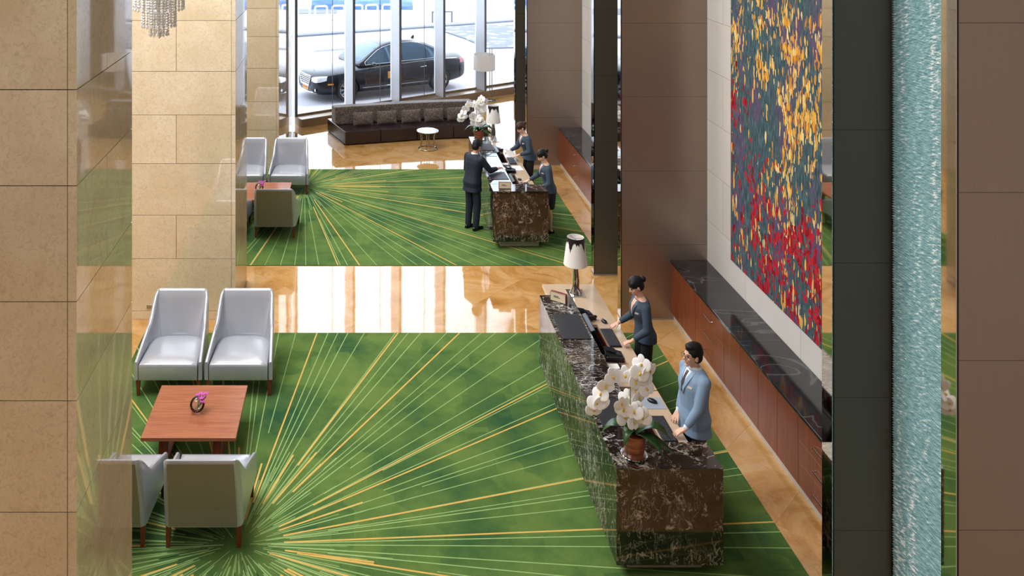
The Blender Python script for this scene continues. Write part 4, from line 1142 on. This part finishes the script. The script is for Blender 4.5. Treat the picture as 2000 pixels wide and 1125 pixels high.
person('clerk', 'person in a light blue suit and glasses standing behind the nearer desk', (3.53, 9.38), PI+.22, 1.62,
       [(3.345, 9.16, .862), (3.40, 9.50, .862)], dict(jacket='lightblue', lapel='lightblue_lapel', bottom='grey_cloth', tie=True, badge=True), head_pitch=-.06, head_yaw=.05, glasses=True, hand_rot=.1)
person('clerk', 'person with dark bun in a slate suit standing at the nearer desk', (3.59, 11.22), PI+.12, 1.54,
       [(3.36, 10.98, .86), (3.31, 11.40, .88)], nav, lean=.14, head_pitch=.32, female=True, hand_rot=.1)
person('clerk', 'person in slate jacket and skirt with a hair bun at the farther desk', (3.56, 16.75), PI+.10, 1.54,
       [(3.33, 16.55, .86), (3.24, 17.05, .87)], dict(nav, skirt=True), lean=.16, head_pitch=.38, female=True, hand_rot=.1)
person('clerk', 'person with brown hair in slate suit leaning forward holding a white paper', (3.57, 18.75), PI+.25, 1.56,
       [(3.30, 18.48, .93), (3.16, 18.78, .93)], nav, lean=.26, head_pitch=.30, female=True, hairc='hair_brown', hand_rot=.1)
person('customer', 'person in a dark navy suit seen from behind, writing at the farther desk', (2.14, 16.88), .72, 1.66,
       [(2.27, 17.20, 1.0), (2.64, 17.00, 1.115)], dict(jacket='black_suit', lapel='black_suit', bottom='black_suit'), lean=.16, head_pitch=.35, skin='skin_tan', hand_rot=.1)
sheet = MB(); sheet.rbox(-.105, .105, -.15, .15, 0, .006, .002, 1)
tag(sheet.build('paper_sheet', M['white'], loc=(3.16, 18.62, .915), rot=(.25, .35, .2)), 'white paper sheet held by the leaning brown-haired person', 'paper')
# ================================================================== outside
def structure(o, nm=None): return tag(o, None, None, None, 'structure')
structure(MB().box(-30, 34, 24.0, 80, -.25, -.02).build('street_ground', M['paving']))
def band(name, pts, z, mat, label=None):
    return structure(MB().prism(pts, -.02, z).build(name, mat))
band('street_kerb', [(-6, 37.75), (3.6, 42.0), (10, 44.9), (10, 45.3), (3.6, 42.5), (-6, 38.3)], .06, M['kerb'])
band('street_kerb', [(-8, 46), (-1.2, 46.9), (-1.2, 48.3), (-8, 48.9)], .01, M['kerb'])
band('cobbled_bed', [(3.4, 41.9), (9.5, 43.2), (10.5, 37.0), (5.2, 36.3), (4.6, 38.6)], .03, M['cobble'])
band('road_marking', [(-1.9, 35.6), (-.2, 36.2), (-.2, 36.7), (-1.7, 36.0)], -.012, M['kerb'])
hp_ = None
for i, x in enumerate((-2.75, -1.9, -1.05, -.15, .62, 1.45)):
    pts = [(-.30, 0, -.02), (-.30, 0, .62)]+[(-.30+.1*(1-math.cos(a)), 0, .62+.1*math.sin(a)) for a in (.5, 1.0, 1.5)]+[(.30-.1*(1-math.cos(a)), 0, .62+.1*math.sin(a)) for a in (1.5, 1.0, .5)]+[(.30, 0, .62), (.30, 0, -.02)]
    if hp_ is None:
        hp_ = tag(MB().tube(pts, .045, 8).build('barrier_hoop', M['hoop'], loc=(x, 44.3, 0), rot=.2, smooth=180), 'white tubular street hoop beyond the car', 'barrier', 'row of white street hoops'); o = hp_
    else:
        o = hp_.copy(); C.objects.link(o)
    o.location = (x, 44.0+.45*(x+2.7)*.4, 0)
    o['label'] = 'white tubular street hoop beyond the car, ' + ['leftmost of the row', 'second from the left', 'third from the left, left of a window mullion', 'third from the right', 'second from the right', 'rightmost of the row'][i]
tp_ = MB(); r = random.Random(2); rings = []
for i in range(12):
    x = i*.5; rings.append([Vector((x, .9*math.cos(a)+r.uniform(-.05, .05), max(0, (.55+.1*math.sin(i))*math.sin(a)+r.uniform(-.04, .04)) if math.sin(a) > .01 else 0)) for a in [q*PI/7 for q in range(8)]])
tp_.loft(rings); tag(tp_.build('blue_tarpaulin', M['tarp'], loc=(-2.6, 49.2, -.02)), 'blue covered heap beyond the white hoops across the street', 'tarpaulin')
pb = empty('street_bench', (4.05, 43.6, -.02), .1, 'small grey post-and-rail stand on the pavement beyond the car', 'stand')
MB().box(-.52, .52, -.04, .04, .50, .56).build('rail', M['kerb'], pb)
for sx in (-1, 1): MB().box(sx*.48-.04, sx*.48+.04, -.03, .03, 0, .50).build('post', M['kerb'], pb)

# ---- car
def make_car(label, loc, rot):
    root = empty('parked_car', loc, rot, label, 'car')
    def ringb(x, hw, zb, zs, zt):
        tw = hw*.86
        h = [(0, zb), (hw*.55, zb), (hw*.86, zb+.01), (hw*.97, zb+.10), (hw, zb+.30*(zs-zb)), (hw*.995, zb+.7*(zs-zb)), (hw*.96, zs-.03), (tw, zs+.02), (tw*.7, zt-.015), (tw*.35, zt), (0, zt+.004)]
        return [Vector((x, y, z)) for y, z in h]+[Vector((x, -y, z)) for y, z in h[-2:0:-1]]
    st_ = [(2.56, .46, .34, .68, .74), (2.53, .64, .26, .72, .79), (2.42, .80, .20, .75, .84), (2.2, .89, .19, .79, .88), (1.9, .925, .19, .82, .91), (1.5, .935, .19, .85, .95), (1.15, .94, .19, .90, 1.0), (.5, .94, .19, .93, 1.0), (0, .94, .19, .95, 1.0), (-.6, .94, .19, .97, 1.02),
           (-1.2, .94, .19, .985, 1.05), (-1.7, .93, .20, .985, 1.07), (-2.1, .90, .23, .97, 1.075), (-2.4, .86, .27, .95, 1.07), (-2.58, .76, .32, .90, 1.04), (-2.66, .55, .42, .84, .96)]
    m = MB(); m.loft([ringb(*s_) for s_ in st_])
    me = m.mesh('body', M['carpaint']); o = bpy.data.objects.new('tmp', me); C.objects.link(o)
    ss = o.modifiers.new('s', 'SUBSURF'); ss.levels = 2; ss.render_levels = 2
    cut = MB()
    for x in (1.60, -1.565):
        for s_ in (1, -1): cut.lathe([(.385, -.2), (.385, .2)], (x, s_*.93, .345), 40, T=Matrix.Rotation(PI/2, 4, 'X'))
    cm = cut.mesh('cut', M['black']); bmx = bmesh.new(); bmx.from_mesh(cm); bmesh.ops.recalc_face_normals(bmx, faces=bmx.faces); bmx.to_mesh(cm); bmx.free()
    co_ = bpy.data.objects.new('cut', cm); C.objects.link(co_)
    bo = o.modifiers.new('b', 'BOOLEAN'); bo.operation = 'DIFFERENCE'; bo.object = co_; bo.solver = 'EXACT'
    bmx = bmesh.new(); bmx.from_mesh(me); bmesh.ops.recalc_face_normals(bmx, faces=bmx.faces); bmx.to_mesh(me); bmx.free()
    dg = bpy.context.evaluated_depsgraph_get(); dg.update()
    out = bpy.data.meshes.new_from_object(o.evaluated_get(dg)); bpy.data.objects.remove(o); bpy.data.objects.remove(co_)
    body = link('body', out, root, smooth=40); bv = bvh_of(out)
    zr = lambda x: None
    gs = [(x, 1+(z-1)*1.28) for x, z in [(1.22, 1.00), (1.0, 1.10), (.75, 1.235), (.5, 1.35), (.28, 1.415), (0, 1.455), (-.35, 1.475), (-.7, 1.465), (-1.0, 1.425), (-1.3, 1.34), (-1.6, 1.225), (-1.88, 1.10)]]
    def ringg(x, z):
        f = (z-1.0)/.608; rw = .80+(.60-.80)*f; bw = .82 if x > -1.2 else .80
        b0 = .93; h = [(0, b0), (bw, b0), (bw-.005, .99 if z > 1.02 else .96), (rw+(bw-rw)*.35, b0+(z-b0)*.70), (rw, z-.035*max(.2, f)), (rw*.86, z-.008), (rw*.5, z+.008), (0, z+.014)]
        return [Vector((x, y, zz)) for y, zz in h]+[Vector((x, -y, zz)) for y, zz in h[-2:0:-1]]
    m = MB(); m.loft([ringg(*g) for g in gs]); me = m.mesh('cabin', M['carpaint'])
    bmx = bmesh.new(); bmx.from_mesh(me); bmesh.ops.recalc_face_normals(bmx, faces=bmx.faces); bmx.to_mesh(me); bmx.free()
    o = bpy.data.objects.new('tmp', me); C.objects.link(o); ss = o.modifiers.new('s', 'SUBSURF'); ss.levels = 2; ss.render_levels = 2
    dg = bpy.context.evaluated_depsgraph_get(); dg.update(); out = bpy.data.meshes.new_from_object(o.evaluated_get(dg)); bpy.data.objects.remove(o)
    link('cabin', out, root, smooth=60); gv = bvh_of(out)
    def ztop(x):
        for (a, za), (b, zb) in zip(gs, gs[1:]):
            if b <= x <= a: return za+(zb-za)*(a-x)/(a-b)
        return 1
    # windscreen / rear screen
    drape([((x, -w, 3), (x, w, 3)) for x, w in ((1.10, .64), (.95, .65), (.8, .645), (.62, .62), (.45, .59), (.36, .56))], gv, (0, 0, -1), .004, .003, 12).build('windscreen', M['carglass'], root, smooth=60)
    drape([((x, -w, 3), (x, w, 3)) for x, w in ((-1.05, .52), (-1.25, .55), (-1.45, .58), (-1.65, .60), (-1.78, .60))], gv, (0, 0, -1), .004, .003, 12).build('rear_window', M['carglass'], root, smooth=60)
    for s_ in (1, -1):
        def wz(x): return 1.0+.015*(0.9-x)/2
        def wt(x): return max(wz(x)+.01, ztop(x)-.085)
        for xs in ([.92, .8, .6, .4, .2, 0, -.22], [-.30, -.5, -.7, -.9, -1.12], [-1.15, -1.25, -1.38, -1.5]):
            drape([((x, s_*3, wz(x)), (x, s_*3, wt(x))) for x in xs], gv, (0, -s_, 0), .006, .004, 6).build('side_window', M['carglass'], root, smooth=60)
        def hit(x, z, v=gv, off=.008):
            h = v.ray_cast(Vector((x, s_*3, z)), Vector((0, -s_, 0))); return (h[0]+Vector((0, s_*off, 0))) if h[0] is not None else Vector((x, s_*.8, z))
        xs = [.98, .9, .7, .5, .3, .1, -.1, -.3, -.5, -.7, -.9, -1.1, -1.3, -1.45, -1.56]
        MB().tube([hit(x, wt(x)+.012) for x in xs]+[hit(x, wz(x)-.008) for x in xs[::-1]], .010, 6, closed=True).build('window_trim', M['chrome'], root, smooth=180)
        MB().tube([hit(x, .36, bv, .006) for x in (1.12, .6, 0, -.6, -1.1)], .012, 6).build('sill_strip', M['chrome'], root)
        for x in (.05, -.85): MB().tube([hit(x, .80, bv, .004), hit(x-.04, .805, bv, .03), hit(x-.18, .815, bv, .03), hit(x-.22, .82, bv, .004)], .012, 6).build('door_handle', M['chrome'], root, smooth=180)
        for x in (1.02, -.26, -1.08): MB().tube([hit(x, z, bv, .0) for z in (.28, .45, .6, .75, .9)], .005, 4).build('door_gap', M['black'], root)
        mm = MB(); mm.ell((.80, s_*1.03, 1.03), (.075, .12, .07), n=14); mm.cap((.80, s_*.85, .98), .02, (.80, s_*.98, 1.0), .02, 8); mm.build('wing_mirror', M['carpaint'], root, smooth=60)
        drape([((2.55, s_*.46, .60), (2.55, s_*.46, .70)), ((2.48, s_*.60, .58), (2.48, s_*.60, .745)), ((2.40, s_*.74, .60), (2.40, s_*.74, .76)), ((2.26, s_*.86, .65), (2.26, s_*.86, .77))], bv, (-.75, -s_*.66, 0), .022, .006, 6).build('headlamp', M['headlamp'], root, smooth=60)
        mm = MB(); mm.ell(bv.ray_cast(Vector((3, s_*.62, .36)), Vector((-1, 0, 0)))[0], (.02, .12, .045), Euler((0, 0, -s_*.35)).to_matrix(), n=12); mm.build('fog_lamp', M['headlamp'], root, smooth=180)
        drape([((2.22, s_*3, .52), (2.22, s_*3, .56)), ((2.05, s_*3, .52), (2.05, s_*3, .56))], bv, (0, -s_, 0), .006, .004, 3).build('side_marker', M['orange'], root)
        drape([((-3, s_*.50, .74), (-3, s_*.50, .90)), ((-3, s_*.65, .74), (-3, s_*.65, .92)), ((-3, s_*.76, .78), (-3, s_*.76, .92))], bv, (1, 0, 0), .006, .006, 4).build('tail_lamp', M['red'], root, smooth=60)
        drape([((x, s_*3, .80), (x, s_*3, .93)) for x in (-2.50, -2.42, -2.32)], bv, (0, -s_, 0), .006, .006, 4).build('tail_lamp', M['red'], root, smooth=60)
    # emblem on the near front door
    h = drape([((.28, 3, .56), (.28, 3, .76)), ((.08, 3, .56), (.08, 3, .76))], bv, (0, -1, 0), .006, .003, 4); h.build('door_emblem', M['orange'], root)
    # grille
    g = MB()
    def nose(y, z, off=.012): return bv.ray_cast(Vector((4, y, z)), Vector((-1, 0, 0)))[0]+Vector((off, 0, 0))
    drape([((3, -.27, .44), (3, .27, .44)), ((3, -.32, .54), (3, .32, .54)), ((3, -.37, .64), (3, .37, .64)), ((3, -.39, .71), (3, .39, .71))], bv, (-1, 0, 0), .003, .004, 10).build('grille_backing', M['black'], root)
    for i in range(5):
        z = .465+i*.055; w = .275+.11*(i/4)
        g.tube([nose(y*w, z) for y in (-1, -.6, -.2, .2, .6, 1)], .011, 6)
    fr = [(y*.275, .43) for y in (-1, -.5, 0, .5, 1)]+[(.335, .56)]+[(y*.40, .73) for y in (1, .5, 0, -.5, -1)]+[(-.335, .56)]
    g.tube([nose(y, z) for y, z in fr], .020, 6, closed=True); g.build('grille', M['chrome'], root, smooth=60)
    MB().rbox(2.545, 2.56, -.20, .20, .30, .42, .004, 1).build('number_plate', M['orange'], root)
    pl = MB(); 
    for y in (-.12, -.04, .04, .12): pl.box(2.561, 2.563, y-.02, y+.02, .33, .39)
    pl.build('plate_marks', M['leg_wood'], root)
    MB().tube([(2.46, -.62, .27), (2.56, -.3, .255), (2.575, 0, .25), (2.56, .3, .255), (2.46, .62, .27)], .022, 6).build('front_lip', M['chrome'], root, smooth=180)
    em = MB(); em.tube([(2.30, .032*math.cos(a), .95+.032*math.sin(a)) for a in [q*PI/6 for q in range(12)]], .004, 5, closed=True)
    for a in (PI/2, PI*7/6, PI*11/6): em.tube([(2.30, 0, .95), (2.30, .032*math.cos(a), .95+.032*math.sin(a))], .004, 5)
    em.tube([(2.30, 0, .84), (2.30, 0, .92)], .004, 5); em.build('bonnet_emblem', M['chrome'], root)
    MB().loft([[Vector((-1.02, -.012, 1.53)), Vector((-1.02, .012, 1.53)), Vector((-1.14, .012, 1.47)), Vector((-1.14, -.012, 1.47))], [Vector((-1.11, -.005, 1.62)), Vector((-1.11, .005, 1.62)), Vector((-1.15, .005, 1.61)), Vector((-1.15, -.005, 1.61))]]).build('roof_aerial', M['black'], root)
    # wheels
    for x in (1.60, -1.565):
        for s_ in (1, -1):
            ty = MB(); ty.ring([(.245, -.11), (.32, -.12), (.345, -.09), (.345, .09), (.32, .12), (.245, .11)], (x, s_*.80, .345), 40, T=Matrix.Rotation(PI/2, 4, 'X'))
            w = ty.build('wheel', M['tyre'], root, smooth=40)
            rm = MB(); Tm = Matrix.Translation((x, s_*.80, .345)) @ Matrix.Rotation(-s_*PI/2, 4, 'X')
            rm.ring([(.25, -.10), (.25, .105), (.232, .105), (.225, -.10)], (x, s_*.80, .345), 36, T=Matrix.Rotation(-s_*PI/2, 4, 'X'))
            rm.lathe([(.06, .05), (.055, .10), (0, .10)], (x, s_*.80, .345), 20, T=Matrix.Rotation(-s_*PI/2, 4, 'X'))
            for q in range(9):
                a = q*2*PI/9
                for da in (-.09, .09): rm.tube([Tm @ Vector((.04*math.cos(a), .04*math.sin(a), .085)), Tm @ Vector((.235*math.cos(a+da), .235*math.sin(a+da), .098))], .012, 5)
            rm.build('rim', M['rim'], w, smooth=50)
            MB().lathe([(.22, -.02), (.22, .0)], (x, s_*.80, .345), 30, T=Matrix.Rotation(-s_*PI/2, 4, 'X')).build('brake_disc', M['black'], w)
    return root
hd = Vector((-2.83, -1.41)).normalized(); lf = Vector((-hd.y, hd.x))
mid = (Vector((-.21, 27.40))+Vector((2.62, 28.85)))/2-lf*.80
make_car('black saloon car parked outside the windows, facing left', (mid.x-.13, mid.y-.03, -.02), math.atan2(hd.y, hd.x)).scale = (1.045, 1.04, 1.05)
